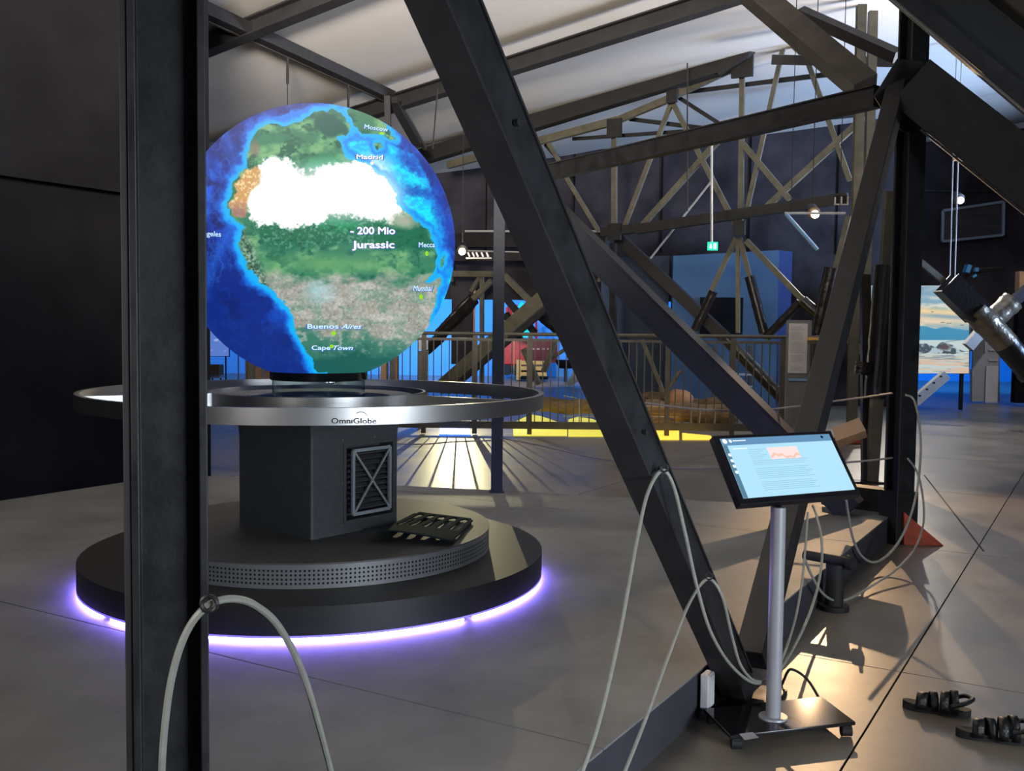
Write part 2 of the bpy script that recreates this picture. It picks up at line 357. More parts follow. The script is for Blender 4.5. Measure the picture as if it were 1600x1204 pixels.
# blue-grey display wall in front of the solid part
x0, x1, z1, z0 = XZ(1052, 398, 1212, 600, 20.5)
bw = struct(MB().hexa([(x0, 20.5, FZ), (x1, 20.5, FZ), (x1, 20.7, FZ), (x0, 20.7, FZ)], [(x0, 20.5, z1 - .02), (x1, 20.5, z1 + .12), (x1, 20.7, z1 + .12), (x0, 20.7, z1 - .02)]).build('wall_display', M['bluewall']))
m = MB(); m.hexa([(x1, 20.5, FZ), (x1 + .38, 20.9, FZ), (x1 + .38, 21.1, FZ), (x1, 20.7, FZ)], [(x1, 20.5, z1 + .12), (x1 + .38, 20.9, z1 + .12), (x1 + .38, 21.1, z1 + .12), (x1, 20.7, z1 + .12)])
m.build('return', mat('deep_blue_return', srgb(20, 44, 96), 0.7, noise=0.1), bw)
x2, _, z2, _ = XZ(940, 402, 1052, 600, 21)
struct(MB().hexa([(x2, 21, FZ), (x0, 21, FZ), (x0, 21.2, FZ), (x2, 21.2, FZ)], [(x2, 21, z2), (x0, 21, z2 + .05), (x0, 21.2, z2 + .05), (x2, 21.2, z2)]).build('wall_partition', mat('dim_blue_partition', srgb(46, 58, 78), 0.7, noise=0.1, scale=1)))
dx0, dx1, dz1, dz0 = XZ(1095, 464, 1160, 522, 20.45)
MB().box(((dx0 + dx1) / 2, 20.47, (dz0 + dz1) / 2), (dx1 - dx0, 0.05, dz1 - dz0)).build('recess', M['wall'], bw)

# ------------------------------------------------------------------ steel members
def sec(kind, w, h):
    w, h = w / 2, h / 2
    if kind == 'box': return [(-w, -h), (w, -h), (w, h), (-w, h)]
    t = min(w, h) * 0.22
    if kind == 'I': return [(-w, -h), (w, -h), (w, -h + t), (t / 2, -h + t), (t / 2, h - t), (w, h - t), (w, h), (-w, h), (-w, h - t), (-t / 2, h - t), (-t / 2, -h + t), (-w, -h + t)]
    if kind == 'C': return [(-w, -h), (w, -h), (w, -h + t), (-w + t, -h + t), (-w + t, h - t), (w, h - t), (w, h), (-w, h)]
    if kind == 'L': return [(-w, -h), (w, -h), (w, -h + t), (-w + t, -h + t), (-w + t, h), (-w, h)]
    return [(w * math.cos(2 * PI * k / 12), h * math.sin(2 * PI * k / 12)) for k in range(12)]
def beam(m, p, q, w, h=None, kind='box', side=None):
    p, q = Vector(p), Vector(q); t = (q - p).normalized()
    a = side if side is not None else Vector((1, 0, 0))
    a = a - t * a.dot(t)
    if a.length < 0.05: a = Vector((0, 0, 1)) - t * t.z
    a.normalize(); b = t.cross(a)
    return m.extr(sec(kind, w, h or w), p, q, a, b, kind == 'round')
def member(name, parent, p, q, w, h=None, kind='box', side=None, m='khaki', bevel=0):
    return beam(MB(), p, q, w, h, kind, side).build(name, M[m], parent, bevel)
def sleeve(parent, p, q, r, m='wrap', wrinkle=0.05, name='sleeve'):
    p, q = Vector(p), Vector(q); n = 16; rng = random.Random(int(abs(p.x * 97 + q.z * 31) * 10))
    pts = [p + (q - p) * k / n for k in range(n + 1)]; rr = [r * (1 + wrinkle * (rng.random() - 0.5) * 2) for _ in pts]
    return MB().tube(pts, rr, 12).build(name, M[m], parent)
# plane of the near frame: v = FV
FV = 1.33
# near column
c0 = G(266, 1204, FZ)
cc = PV(266, 800, FV); 
col = empty('steel_column', (cc.x, cc.y, FZ), 'black steel column nearest the camera with a rope hooked to it', 'column')
mm = MB()
zt = 5.2
hw = 0.5 * 123 / FPX * cc.y
side = Vector((1, 0.34, 0)).normalized(); fr = Vector((-side.y, side.x, 0))
P0, P1 = Vector((cc.x, cc.y, FZ + 0.012)), Vector((cc.x, cc.y, zt))
S = sec('I', 2 * hw * 0.86, 2 * hw * 0.9)
mm.extr([(y, x) for x, y in S], P0, P1, side, fr).build('shaft', M['steel'], col, 0.002)
mm = MB().box(P0 - side * hw * 0.78 + fr * -0.005 + Vector((0, 0, (zt - FZ) / 2)), (0.012, 0.09, zt - FZ - 0.03)).build('cover_strip', M['rafter'], col, 0.002)
MB().box((cc.x, cc.y, FZ + 0.006), (0.24, 0.24, 0.012)).build('base_plate', M['steel'], col)
# brace A (upper left to foot) and brace B (foot to column head)
footA = PV(1163, 1078, FV)
def rail_pt(x, y): return PV(x, y, FV)
pA0 = G(1160, 1085, FZ + 0.02); 
brA = empty('diagonal_brace', (pA0.x, pA0.y, FZ), 'heavy black steel brace running from top centre down to the kiosk base', 'brace')
topA = PV(668, -60, FV)
dirA = (topA - pA0)
topA = pA0 + dirA * 1.12
nV = VD
member('shaft', brA, pA0, topA, 0.092, 0.125, 'box', side=nV, m='steel', bevel=0.004)
tA = dirA.normalized(); sA = (Vector((0, 0, 1)) - tA * tA.z).normalized()
off = sA * 0.064 - VD * 0.0
member('flange', brA, pA0 + off + tA * .1, topA + off, 0.105, 0.008, 'box', side=nV, m='rafter')
member('flange', brA, pA0 - off + tA * .1, topA - off, 0.105, 0.008, 'box', side=nV, m='rafter')
for t in (0.42, 0.47, 0.78):
    c = pA0 + (topA - pA0) * t - VD * 0.05
    MB().tube([c, c - VD * 0.012], 0.009, 6).build('bolt', M['rafter'], brA)
MB().box((pA0.x, pA0.y, FZ + 0.01), (0.34, 0.30, 0.02), Matrix.Rotation(math.radians(59.4), 3, 'Z')).build('foot_plate', M['steel'], brA)
# orange triangle wedge + column R + brace B
cR = G(1402, 846, FZ)
colR = empty('steel_column', (cR.x, cR.y, FZ), 'black steel column at the far corner of the platform with hanging ropes', 'column')
topR = Vector((cR.x, cR.y, 5.9))
member('shaft', colR, Vector((cR.x, cR.y, FZ + .01)), topR, 0.165, 0.15, 'I', side=Vector((1, .42, 0)), m='steel', bevel=0.003)
MB().box((cR.x, cR.y, FZ + .2), (0.21, 0.19, 0.4), Matrix.Rotation(0.4, 3, 'Z')).build('boot', M['steel'], colR, 0.004)
pB0 = pA0 + UD * 0.05 + Vector((0, 0, 0.0)); qB = Vector((cR.x, cR.y, 0)) ; hb = at(1404, 130, cR.y)
brB = empty('diagonal_brace', (pB0.x + .12, pB0.y, FZ), 'black steel brace rising behind the touch screen to the far column head', 'brace')
b0 = at(1166, 1062, pA0.y + .06); b1 = hb
member('shaft', brB, b0 + (b1 - b0) * .02, b1, 0.125, 0.135, 'box', side=VD, m='steel', bevel=0.004)
# node gussets on column R
def plate(name, parent, px, Y, th, m):
    F_ = [at(x, y, Y) for x, y in px]; B_ = [p + Vector((0, th, 0)) for p in F_]; n = len(px)
    mb = MB(); mb.add(F_ + B_, [tuple(range(n)), tuple(reversed(range(n, 2 * n)))] + [(i, (i + 1) % n, n + (i + 1) % n, n + i) for i in range(n)])
    return mb.build(name, M[m], parent)
plate('gusset_plate', colR, [(1366, 150), (1402, 92), (1442, 96), (1475, 200), (1465, 205), (1412, 205), (1392, 192)], cR.y - .10, .014, 'steel')
plate('gusset_plate', colR, [(1409, 130), (1450, 120), (1500, 172), (1470, 207), (1409, 204)], cR.y + .12, .014, 'steel')
# wedge
w0 = [at(x, y, G(1470, 858, FZ).y) for x, y in ((1408, 797), (1408, 846), (1473, 857))]
wy = G(1440, 852, FZ).y
W = [Vector((at(1413, 800, wy).x, wy, at(1413, 800, wy).z)), Vector((at(1413, 850, wy).x, wy, FZ + .003)), Vector((at(1474, 858, wy).x, wy, FZ + .003))]
T = Vector((0, .16, 0))
wd = MB().add(W + [p + T for p in W], [(0, 1, 2), (5, 4, 3), (0, 2, 5, 3), (1, 0, 3, 4), (2, 1, 4, 5)]).build('wedge', M['rust'])
tag(wd, 'orange triangular wedge on the floor against the foot of the column', 'wedge')
# brace C in the cross frame at u=8
def P8(x, y): return PU(x, y, 8.0)
c1 = P8(1330, 795); c1.z = 0.03
brC = empty('diagonal_brace', (c1.x, c1.y, 0), 'navy steel brace with lit upper edge sloping down behind the touch screen', 'brace')
c2 = P8(1330 + (868 - 1330) * 1.08, 795 + (336 - 795) * 1.08)
tC = (c2 - c1).normalized()
member('shaft', brC, c1, c2, 0.20, 0.16, 'C', side=UD.cross(tC), m='steel2', bevel=0.003)
nC = UD.cross(tC).normalized(); nC = nC if nC.z > 0 else -nC
member('flange', brC, c1 + nC * .105, c2 + nC * .105, 0.012, 0.19, 'box', side=nC, m='rafter')
for k in (0.86, 0.89, 0.40):
    c = c1 + (c2 - c1) * k - UD * .085
    for s in (-.05, .05): MB().tube([c + nC * s, c + nC * s - UD * .015], .014, 6).build('bolt', M['rafter'], brC)
sp0, sp1 = G(1290, 786, 0), G(1392, 800, 0)
sh = beam(MB(), Vector((sp0.x, sp0.y, .09)), Vector((sp1.x, sp1.y, .09)), 0.16, 0.18, 'box', side=UD).build('sole_beam', M['steel'], brC, .004)
# brace J and near overhead beam
j0, j1 = PU(1425, 130, 7.9), PU(1760, 395, 7.9)
brJ = empty('diagonal_brace', (j1.x, j1.y, FZ), 'black steel brace falling right from the head of the far column', 'brace')
tJ = (j1 - j0).normalized(); j1b = j0 + tJ * 3.9
member('shaft', brJ, j0, j1b, 0.38, 0.16, 'I', side=UD.cross(tJ), m='steel')
nJ = UD.cross(tJ).normalized(); nJ = nJ if nJ.z < 0 else -nJ
member('flange', brJ, j0 + nJ * .205 + tJ * .3, j1b + nJ * .205, 0.014, 0.17, 'box', side=nJ, m='rafter')
k0, k1 = PU(1395, -16, 3.0), PU(1720, 258, 3.0)
nb = empty('overhead_brace', (k1.x, k1.y, FZ), 'out-of-focus dark steel brace cutting across the upper right corner', 'brace')
tK = (k1 - k0).normalized(); nK = UD.cross(tK).normalized(); nK = nK if nK.z > 0 else -nK
ka, kb = k0 - tK * .7, k0 + tK * 4.2
member('flange', nb, ka, kb, 0.04, 0.16, 'box', side=nK, m='steel')
member('web', nb, ka + nK * .07 + UD * .02, kb + nK * .07 + UD * .02, 0.10, 0.12, 'box', side=nK, m='rubber')
member('web', nb, ka + nK * .17 + UD * .05, kb + nK * .17 + UD * .05, 0.12, 0.02, 'box', side=nK, m='web_lit')
member('edge', nb, ka - nK * .024 - UD * .07, kb - nK * .024 - UD * .07, 0.006, 0.01, 'box', side=nK, m='cabled')  # pale strip painting the light line along the lower edge
member('flange', nb, ka + nK * .30, kb + nK * .30, 0.14, 0.2, 'box', side=nK, m='steel')
# horizontal tie D, from column R head to the post side
dA, dB = at(1372, 152, cR.y + .1), at(790, 286, 11.9)
tie = empty('tie_beam', (dA.x, dA.y, 3.1), 'long dark steel tie beam running left from the far column head', 'beam')
member('shaft', tie, dA, dB, 0.15, 0.11, 'box', side=Vector((0, 0, 1)), m='steel')
member('lip', tie, dA + Vector((0, 0, .082)), dB + Vector((0, 0, .082)), 0.012, 0.14, 'box', side=Vector((0, 0, 1)), m='rafter')
# slim post at the back edge of the platform
pp = G(776, 768, 0)
post = empty('steel_post', (pp.x, pp.y, 0), 'slim black post standing behind the globe table on the platform edge', 'post')
member('shaft', post, Vector((pp.x, pp.y, 0.005)), Vector((pp.x, pp.y, at(776, 262, pp.y).z)), 0.098, 0.098, 'box', m='steel2', bevel=.003)
MB().box((pp.x, pp.y, .004), (.13, .13, .008)).build('base_plate', M['steel'], post)

# ------------------------------------------------------------------ roof steel
def rafter(u, va, vb, w, h, label, name='rafter', drop=0.12):
    a, b = UV(u, va, CZ(va) - drop), UV(u, vb, CZ(vb) - drop)
    o = beam(MB(), a, b, w, h, 'I', side=UD).build(name, M['rafter'])
    return tag(o, label, 'beam')
rafter(12.95, 15, -4, .20, .24, 'long dark rafter crossing the pale roof lining behind the globe', drop=.22)
rafter(9.4, 15, -6, .20, .22, 'dark rafter above the top edge of the lining in front of the globe', drop=.1)
rf = empty('roof_truss', UV(16.4, 6, 4), 'far roof truss with zigzag struts beside the green exit sign', 'truss')
def T16(x, y, k=0.0): return PU(x, y, 16.4 + k)
def m16(name, a, b, wpx, k=0.0, m='khaki', kind='box', h=None):
    p, q = T16(*a, k), T16(*b, k); w_ = wpx * .86 * (p.y + q.y) / 2 / FPX
    t = (q - p).normalized(); return member(name, rf, p, q, w_, h or w_ * .8, kind, side=UD.cross(t), m=m)
m16('top_chord', (560, 276), (1128, 101), 27, -.1, 'rafter')
m16('top_chord', (1120, 108), (1165, 78), 30, -.1, 'rafter')
m16('top_chord', (1160, 84), (1206, 22), 28, -.1, 'rafter')
m16('top_chord', (700, 258), (965, 188), 13, .12, 'khaki')
m16('top_chord', (955, 192), (1056, 150), 12, .12, 'khaki')
m16('top_chord', (1052, 150), (1150, 104), 12, .12, 'khaki')
m16('lower_chord', (940, 363), (1000, 356), 16, .05, 'rafter')
m16('lower_chord', (995, 358), (1325, 309), 18, .05, 'rafter')
for a, b, wp in (((1050, 158), (974, 359), 8), ((1050, 158), (1151, 354), 9), ((960, 195), (960, 358), 9), ((880, 269), (935, 360), 7),
                 ((855, 220), (876, 256), 7), ((1160, 100), (1157, 356), 9), ((1229, 50), (1165, 338), 8), ((1250, 62), (1328, 282), 9),
                 ((1000, 356), (1124, 218), 10), ((1195, 326), (1336, 196), 11), ((1161, 225), (1234, 312), 10), ((1262, 90), (1206, 42), 12)):
    m16('strut', a, b, wp, .2)
for a, b, wp in (((895, 217), (1069, 205), 6), ((1056, 146), (1206, 127), 7), ((1206, 127), (1322, 113), 8), ((1060, 152), (1130, 197), 7), ((853, 225), (885, 262), 8),
                 ((984, 186), (1106, 201), 7)):
    m16('purlin', a, b, wp, .6, 'rafter')
m16('brace_rod', (1008, 414), (1114, 280), 3, .9, 'lightgrey')
# nodes
for (x, y, r) in ((960, 200, 14), (1050, 150, 10), (1160, 100, 20), (960, 362, 13), (1155, 356, 11)):
    p = T16(x, y, -.02); r_ = r * p.y / FPX
    side_, = (UD,)
    beam(MB(), p - UD * .03, p + UD * .03, 2 * r_, 1.7 * r_, 'box', side=Vector((0, 0, 1))).build('gusset_plate', M['rafter'], rf)
# lower legs of the truss
def leg(a, b, wpx, s0=None, s1=None, rpx=7, m='khaki', sm='wrap', k=0.2):
    m16('leg', a, b, wpx, k, m)
    if s0: 
        p, q = T16(*s0, k), T16(*s1, k); sleeve(rf, p, q, rpx * p.y / FPX, sm)
leg((1150, 372), (1080, 522), 8, (1115, 455), (1086, 515), 7)
leg((1153, 372), (1153, 520), 7)
leg((1156, 372), (1196, 528), 8, (1171, 432), (1194, 520), 8)
leg((1166, 376), (1256, 470), 10); leg((1252, 466), (1360, 560), 12, (1254, 470), (1310, 520), 9)
leg((1256, 466), (1196, 530), 9, (1250, 472), (1198, 526), 7)
leg((1326, 337), (1278, 530), 9, (1300, 418), (1277, 520), 12)
leg((967, 371), (1134, 528), 20, m='rafter', k=.5); leg((1130, 525), (1222, 622), 18, (1136, 530), (1222, 620), 9, 'rafter', k=.5)
leg((966, 412), (1022, 478), 8); leg((1018, 474), (1070, 530), 8, (1022, 478), (1066, 526), 9)
leg((958, 380), (958, 600), 11, m='steel', k=-.1)
leg((963, 412), (980, 458), 6); leg((949, 410), (935, 440), 6)
leg((1003, 530), (1037, 613), 6); leg((1064, 578), (1040, 613), 6)
leg((984, 430), (1002, 470), 9, m='steel')

# left bay truss behind the globe and the railing
lb = empty('floor_truss', PU(760, 560, 17.6), 'steel bracing frame between the globe and the heavy diagonal brace, behind the railing', 'truss')
def L(name, a, b, wpx, k=0.0, m='khaki'):
    p, q = PU(*a, 17.6 + k), PU(*b, 17.6 + k); w_ = wpx * (p.y + q.y) / 2 / FPX
    t = (q - p).normalized(); return member(name, lb, p, q, w_, w_ * .8, 'box', side=UD.cross(t), m=m)
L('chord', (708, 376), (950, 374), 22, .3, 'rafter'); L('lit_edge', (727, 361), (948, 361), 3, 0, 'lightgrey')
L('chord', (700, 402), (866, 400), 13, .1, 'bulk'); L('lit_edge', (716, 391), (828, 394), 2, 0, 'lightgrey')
L('chord', (660, 427), (770, 428), 9, 0); L('strut', (753, 430), (753, 612), 6, .1); L('strut', (736, 455), (750, 432), 6, .1)
L('strut', (768, 438), (734, 472), 8, 0)
sleeve(lb, PU(740, 467, 17.6), PU(688, 522, 17.6), .14); L('strut', (690, 520), (668, 542), 7)
sleeve(lb, PU(664, 548, 17.3), PU(690, 525, 17.3), .12, name='sleeve')
L('strut', (788, 430), (832, 474), 9, 0); sleeve(lb, PU(838, 486, 17.8), PU(884, 524, 17.8), .12)
L('strut', (787, 462), (836, 520), 9, .2, 'rafter'); L('strut', (790, 490), (812, 530), 10, .2, 'rafter')
L('brace', (870, 448), (690, 606), 22, -.3, 'khaki'); L('brace', (878, 462), (700, 612), 8, -.45, 'rafter')
L('strut', (868, 530), (850, 580), 8); L('strut', (818, 545), (842, 600), 8, .2); L('strut', (884, 545), (858, 562), 5, .2)
L('strut', (706, 408), (706, 440), 4)

# twin far column and V legs at the right
tc = G(1330, 692, FZ)
tw = empty('twin_column', (tc.x, tc.y, FZ), 'tall twin steel column lit orange, behind the far platform column', 'column')
member('shaft', tw, (tc.x, tc.y, FZ + .01), at(1346, 8, tc.y), .13, .1, 'I', m='khaki')
member('shaft', tw, at(1352, 470, tc.y + .3), at(1364, 18, tc.y + .3), .12, .1, 'box', m='khaki')
MB().box((tc.x, tc.y, FZ + .06), (.4, .3, .1)).build('foot', M['rust'], tw)
vl = G(1354, 754, FZ)
vf = empty('braced_post', (vl.x, vl.y, FZ), 'pair of dark steel legs meeting at one foot, one in a thick black sleeve', 'post')
member('leg', vf, vl + Vector((0, 0, .02)), at(1352, 430, vl.y + .6), .10, .08, 'box', m='steel')
member('leg', vf, vl + Vector((.05, 0, .02)), at(1392, 300, vl.y + .2), .12, .1, 'box', m='khaki')
sleeve(vf, at(1368, 622, vl.y + .1), at(1385, 415, vl.y + .15), .125, 'wrap')
sleeve(vf, at(1346, 585, vl.y), at(1349, 565, vl.y), .08, 'wrap', name='collar')
MB().box((vl.x, vl.y, FZ + .012), (.3, .2, .02)).build('foot', M['steel'], vf)
# bracing seen beyond column R on the right
rb = empty('floor_truss', at(1500, 560, 17), 'foil and film wrapped crossing braces in front of the whale picture', 'truss')
def R(name, a, b, wpx, Y=17, m='khaki'):
    p, q = at(*a, Y), at(*b, Y); w_ = wpx * Y / FPX; return member(name, rb, p, q, w_, w_ * .8, 'box', side=Vector((0, 1, 0)).cross((q - p).normalized()), m=m)
R('strut', (1415, 390), (1485, 448), 9); beam(MB(), at(1478, 442, 16.8), at(1528, 490, 16.8), .40, .34, 'C', side=Vector((1, 0, 1))).build('channel_wrap', M['wrap'], rb)
sleeve(rb, at(1522, 484, 16.8), at(1575, 540, 16.8), .215, 'foil', .07, 'foil_wrap'); sleeve(rb, at(1572, 537, 16.8), at(1612, 585, 16.8), .205)
R('strut', (1620, 440), (1575, 478), 16, 18, 'bulk'); sleeve(rb, at(1582, 470, 18), at(1545, 505, 18), .20, 'foil', .06, 'foil_wrap')
R('strut', (1548, 500), (1512, 542), 16, 18, 'lightgrey'); R('strut', (1478, 585), (1428, 628), 15, 18.2, 'lightgrey')
for k in range(4):
    p = at(1438 + k * 11, 618 - k * 10, 18.05); MB().tube([p, p + Vector((0, .05, 0))], .018, 8).build('bolt', M['inkblack'], rb)
R('strut', (1326, 500), (1312, 520), 8, 17)
# upper right diagonal beam into the twin column
ub = tag(beam(MB(), at(1172, -14, 10.5), at(1352, 136, 9.2), .17, .24, 'box', side=Vector((-.5, 0, 1))).build('roof_beam', M['web']), 'thick diagonal roof beam running down right to the far column heads', 'beam')
ub2 = tag(beam(MB(), at(1250, 20, 14), at(1402, 88, 13.2), .15, .15).build('roof_beam', M['rafter']), 'thin dark roof beam under the top centre-right lining', 'beam')
ub3 = tag(beam(MB(), at(1206, 93, 15.5), at(1400, 97, 15.2), .14, .14).build('roof_beam', M['rafter']), 'short level dark roof beam between the truss apex and the twin column', 'beam')
ub4 = tag(beam(MB(), at(1110, 185 + 14, 18), at(1360, 176, 18), .10, .1).build('roof_beam', M['bulk']), 'thin level beam just above the dark end wall', 'beam')
# purlin F
f1, f2 = UV(7.6, 9.25, CZ(9.25) - .1), UV(12.9, 9.9, CZ(9.9) - .12)
pf = empty('purlin', f1, 'long dark purlin crossing the pale roof lining above the globe', 'beam')
member('shaft', pf, f1, f2, .15, .15, 'box', side=Vector((0, 0, 1)), m='rafter'); member('lip', pf, f1 + VD * .12 - Vector((0, 0, .05)), f2 + VD * .12 - Vector((0, 0, .05)), .04, .06, 'box', m='web')
for k in (.52, .80):
    p = f1 + (f2 - f1) * k + VD * .12; MB().tube([p - Vector((0, 0, .05)), p - Vector((0, 0, .42))], .02, 6).build('hanger', M['rafter'], pf)
    MB().tube([p - Vector((0, 0, .4)), p - Vector((0, 0, 1.8))], .006, 5).build('wire', M['rafter'], pf)
hp = at(605, 150, 15.6)
st = empty('roof_strut', hp, 'dark struts hanging from the roof node above the globe', 'beam')
member('hanger', st, hp, at(607, 222, 15.6), .09, .09, m='rafter'); member('strut', st, at(614, 156, 15.8), at(652, 224, 17.4), .14, .1, m='rafter')
member('strut', st, at(622, 158, 16), at(664, 232, 18), .06, .06, m='web')
for (x, ya, yb, Y) in ((684, 138, 232, 15), (1074, 98, 330, 16.6), (1112, 205, 378, 15.9)):
    _p = at(x, ya, Y); tag(MB().tube([_p, at(x + (-8 if x == 684 else 0), yb, Y)], .012 if x != 1112 else .02, 6).build('hanging_wire', M['rafter'] if x != 1112 else M['lightgrey']),
             {684: 'thin slanting black wire beside the top of the globe', 1074: 'thin black hanging wire in front of the roof truss', 1112: 'white rod hanging down to the green exit sign'}[x], 'wire')

# ------------------------------------------------------------------ globe table
GC = Vector((-1.0900, 5.6702, 0)); RR = 1.27
table = empty('globe_table', GC, 'round exhibit table with steel ring rail, black pedestal and violet-lit disc base', 'table')
MB().lathe([(0.001, .030), (RR, .030), (RR, .1655), (0.001, .1655)], GC, 128, closed=False).build('base_disc', M['basedark'], table)
MB().lathe([(RR - .03, .024), (RR + .001, .024), (RR + .001, .034), (RR - .03, .034)], GC, 128).build('diffuser_strip', M['ledrim'], table)
MB().lathe([(0.001, .002), (RR - .06, .002), (RR - .06, .03)], GC, 96, closed=False).build('plinth', M['basedark'], table)
for a0, a1 in ((-43, 12), (17, 132), (136, 226), (230, 314)):
    MB().lathe([(RR - .028, .006), (RR - .016, .006), (RR - .016, .022), (RR - .028, .022)], GC, 60, math.radians(a0), math.radians(a1)).build('light_strip', M['led'], table)
RU = .9676
dt = MB().lathe([(0.001, .1655), (RU - .004, .1655), (RU - .004, .283), (RU + .003, .283), (RU + .003, .2896), (0.001, .2896)], GC, 128, closed=False).build('upper_disc', M['disctop'], table)
MB().lathe([(RU - .004, .167), (RU, .167), (RU, .281), (RU - .004, .281)], GC, 160).build('perforated_band', M['perf'], table)
hm = MB()
for i in range(282):
    th = 2 * PI * i / 282; e = Vector((math.cos(th), math.sin(th), 0)); t = Vector((-e.y, e.x, 0))
    for j in range(4):
        c = GC + e * (RU + .0006) + Vector((0, 0, .192 + j * .0205))
        hm.add([c + (t * math.cos(k * PI / 3) + Vector((0, 0, math.sin(k * PI / 3)))) * .0062 for k in range(6)], [tuple(range(6))])
hm.build('perforation', M['hole'], table, fix=False)['kind'] = 'stuff'
# pedestal: square tube standing on its corner, flared at the head, with a recessed vent in the right face
HD = .445; A0 = math.radians(-84)
def corner(i, k=1.0): return Vector((HD * k * math.cos(A0 + i * PI / 2), HD * k * math.sin(A0 + i * PI / 2), 0)) + GC
prof = [(.2896, 1.0), (.80, 1.0), (.85, 1.015), (.90, 1.04), (.972, 1.10)]
pm = MB(); NS = 12
def ringpts(z, k):
    out = []
    for i in range(4):
        a, b, p = corner(i - 1, k), corner(i + 1, k), corner(i, k)
        for q in range(5):
            t = q / 4; r_ = .06 if i in (2,) else .015
            u1 = p + (a - p).normalized() * r_; u2 = p + (b - p).normalized() * r_
            out.append(u1 * (1 - t) ** 2 + p * 2 * t * (1 - t) + u2 * t * t + Vector((0, 0, z)))
    return out
rp = [ringpts(z, k) for z, k in prof]; n = 20
V = [p for r_ in rp for p in r_]
F = []
for j in range(len(prof) - 1):
    for i in range(n):
        if j == 0 and i == 4: continue      # the vent face is built around its opening
        F.append((j * n + i, j * n + (i + 1) % n, (j + 1) * n + (i + 1) % n, (j + 1) * n + i))
F.append(tuple(reversed(range(n)))); F.append(tuple((len(prof) - 1) * n + i for i in range(n)))
pm.add(V, F)
fa, fb = rp[0][4], rp[0][5]
fdir = (fb - fa).normalized(); fl = (fb - fa).length; fn = Vector((fdir.y, -fdir.x, 0))
def FP(s, z, d=0): return Vector((fa.x, fa.y, 0)) + fdir * (s * fl) + Vector((0, 0, z)) - fn * d
s0_, s1_, q0, q1 = .37, .95, .36, .765
for (sa, sb, za, zb) in ((0, s0_, .2896, .80), (s1_, 1, .2896, .80), (s0_, s1_, .2896, q0), (s0_, s1_, q1, .80)):
    pm.add([FP(sa, za), FP(sb, za), FP(sb, zb), FP(sa, zb)], [(0, 1, 2, 3)])
dd = .10
O = [FP(s0_, q0), FP(s1_, q0), FP(s1_, q1), FP(s0_, q1)]; I = [FP(s0_, q0, dd), FP(s1_, q0, dd), FP(s1_, q1, dd), FP(s0_, q1, dd)]
pm.add(O + I, [(0, 1, 5, 4), (1, 2, 6, 5), (2, 3, 7, 6), (3, 0, 4, 7), (4, 5, 6, 7)])
pm.build('pedestal', M['pedestal'], table, fix=False)
vt = MB()
for (a, b) in (((s0_ - .03, q0 - .015), (s1_ + .02, q0)), ((s0_ - .03, q1), (s1_ + .02, q1 + .015)), ((s0_ - .03, q0), (s0_, q1)), ((s1_, q0), (s1_ + .02, q1))):
    vt.hexa([FP(a[0], a[1], .005), FP(b[0], a[1], .005), FP(b[0], b[1], .005), FP(a[0], b[1], .005)][::1], [FP(a[0], a[1], -.006), FP(b[0], a[1], -.006), FP(b[0], b[1], -.006), FP(a[0], b[1], -.006)])
vent = vt.build('vent_frame', M['pedestal'], table)
def FQ(s, z, d): return FP(s, z, d)
gs0, gs1, gz0, gz1 = .47, .93, .385, .735
gm = MB()
def gbar(p, q, wd, d0, d1):
    t = (q - p).normalized(); nn = t.cross(fn).normalized() * wd / 2
    gm.hexa([p - nn - fn * d0, q - nn - fn * d0, q + nn - fn * d0, p + nn - fn * d0], [p - nn - fn * d1, q - nn - fn * d1, q + nn - fn * d1, p + nn - fn * d1])
c00, c10, c11, c01 = FP(gs0, gz0), FP(gs1, gz0), FP(gs1, gz1), FP(gs0, gz1)
for p, q in ((c00, c10), (c10, c11), (c11, c01), (c01, c00)): gbar(p, q, .018, .0, .015)
for p, q in ((c00, c11), (c10, c01)): gbar(p, q, .011, -.002, .006)
gm.build('grille', M['grille'], vent)
for k in range(11):
    z = gz0 + .02 + k * (gz1 - gz0 - .03) / 10.5
    MB().hexa([FP(gs0, z, .02), FP(gs1, z, .02), FP(gs1, z + .016, .045), FP(gs0, z + .016, .045)], [FP(gs0, z + .004, .02), FP(gs1, z + .004, .02), FP(gs1, z + .02, .045), FP(gs0, z + .02, .045)]).build('louver', M['louver'], vent)
for s, z in ((.33, .30 + .04), (.33, .57), (.33, .80), (.72, .80), (.985, .57)):
    p = FP(s, z); MB().tube([p, p + fn * .004], .004, 6).build('screw', M['brushed'], table)
# dish under the ring, ring, spokes, inner ring, collar
MB().lathe([(.001, .985), (.585, 1.0), (.585, .975), (.30, .965), (.001, .962)], GC, 96, closed=False).build('dish', M['mirror'], table)
MB().lathe([(RR - .028, .973), (RR, .973), (RR, 1.0512), (RR - .028, 1.0512)], GC, 180).build('ring_rail', M['brushed'], table)
MB().lathe([(.588, .975), (.600, .975), (.600, 1.0495), (.588, 1.0495)], GC, 120).build('inner_ring', M['brushed'], table)
for a in (-28, 92, 212):
    e = Vector((math.cos(math.radians(a)), math.sin(math.radians(a)), 0)); t = Vector((-e.y, e.x, 0))
    p, q = GC + e * .60, GC + e * (RR - .028)
    MB().hexa([p - t * .006 + Vector((0, 0, .98)), q - t * .006 + Vector((0, 0, .98)), q + t * .006 + Vector((0, 0, .98)), p + t * .006 + Vector((0, 0, .98))],
              [p - t * .006 + Vector((0, 0, 1.049)), q - t * .006 + Vector((0, 0, 1.049)), q + t * .006 + Vector((0, 0, 1.049)), p + t * .006 + Vector((0, 0, 1.049))]).build('spoke', M['brushed'], table)
MB().lathe([(.40, 1.012), (.52, 1.022), (.52, 1.03), (.40, 1.02)], GC, 96).build('dish_ring', M['brushed'], table)
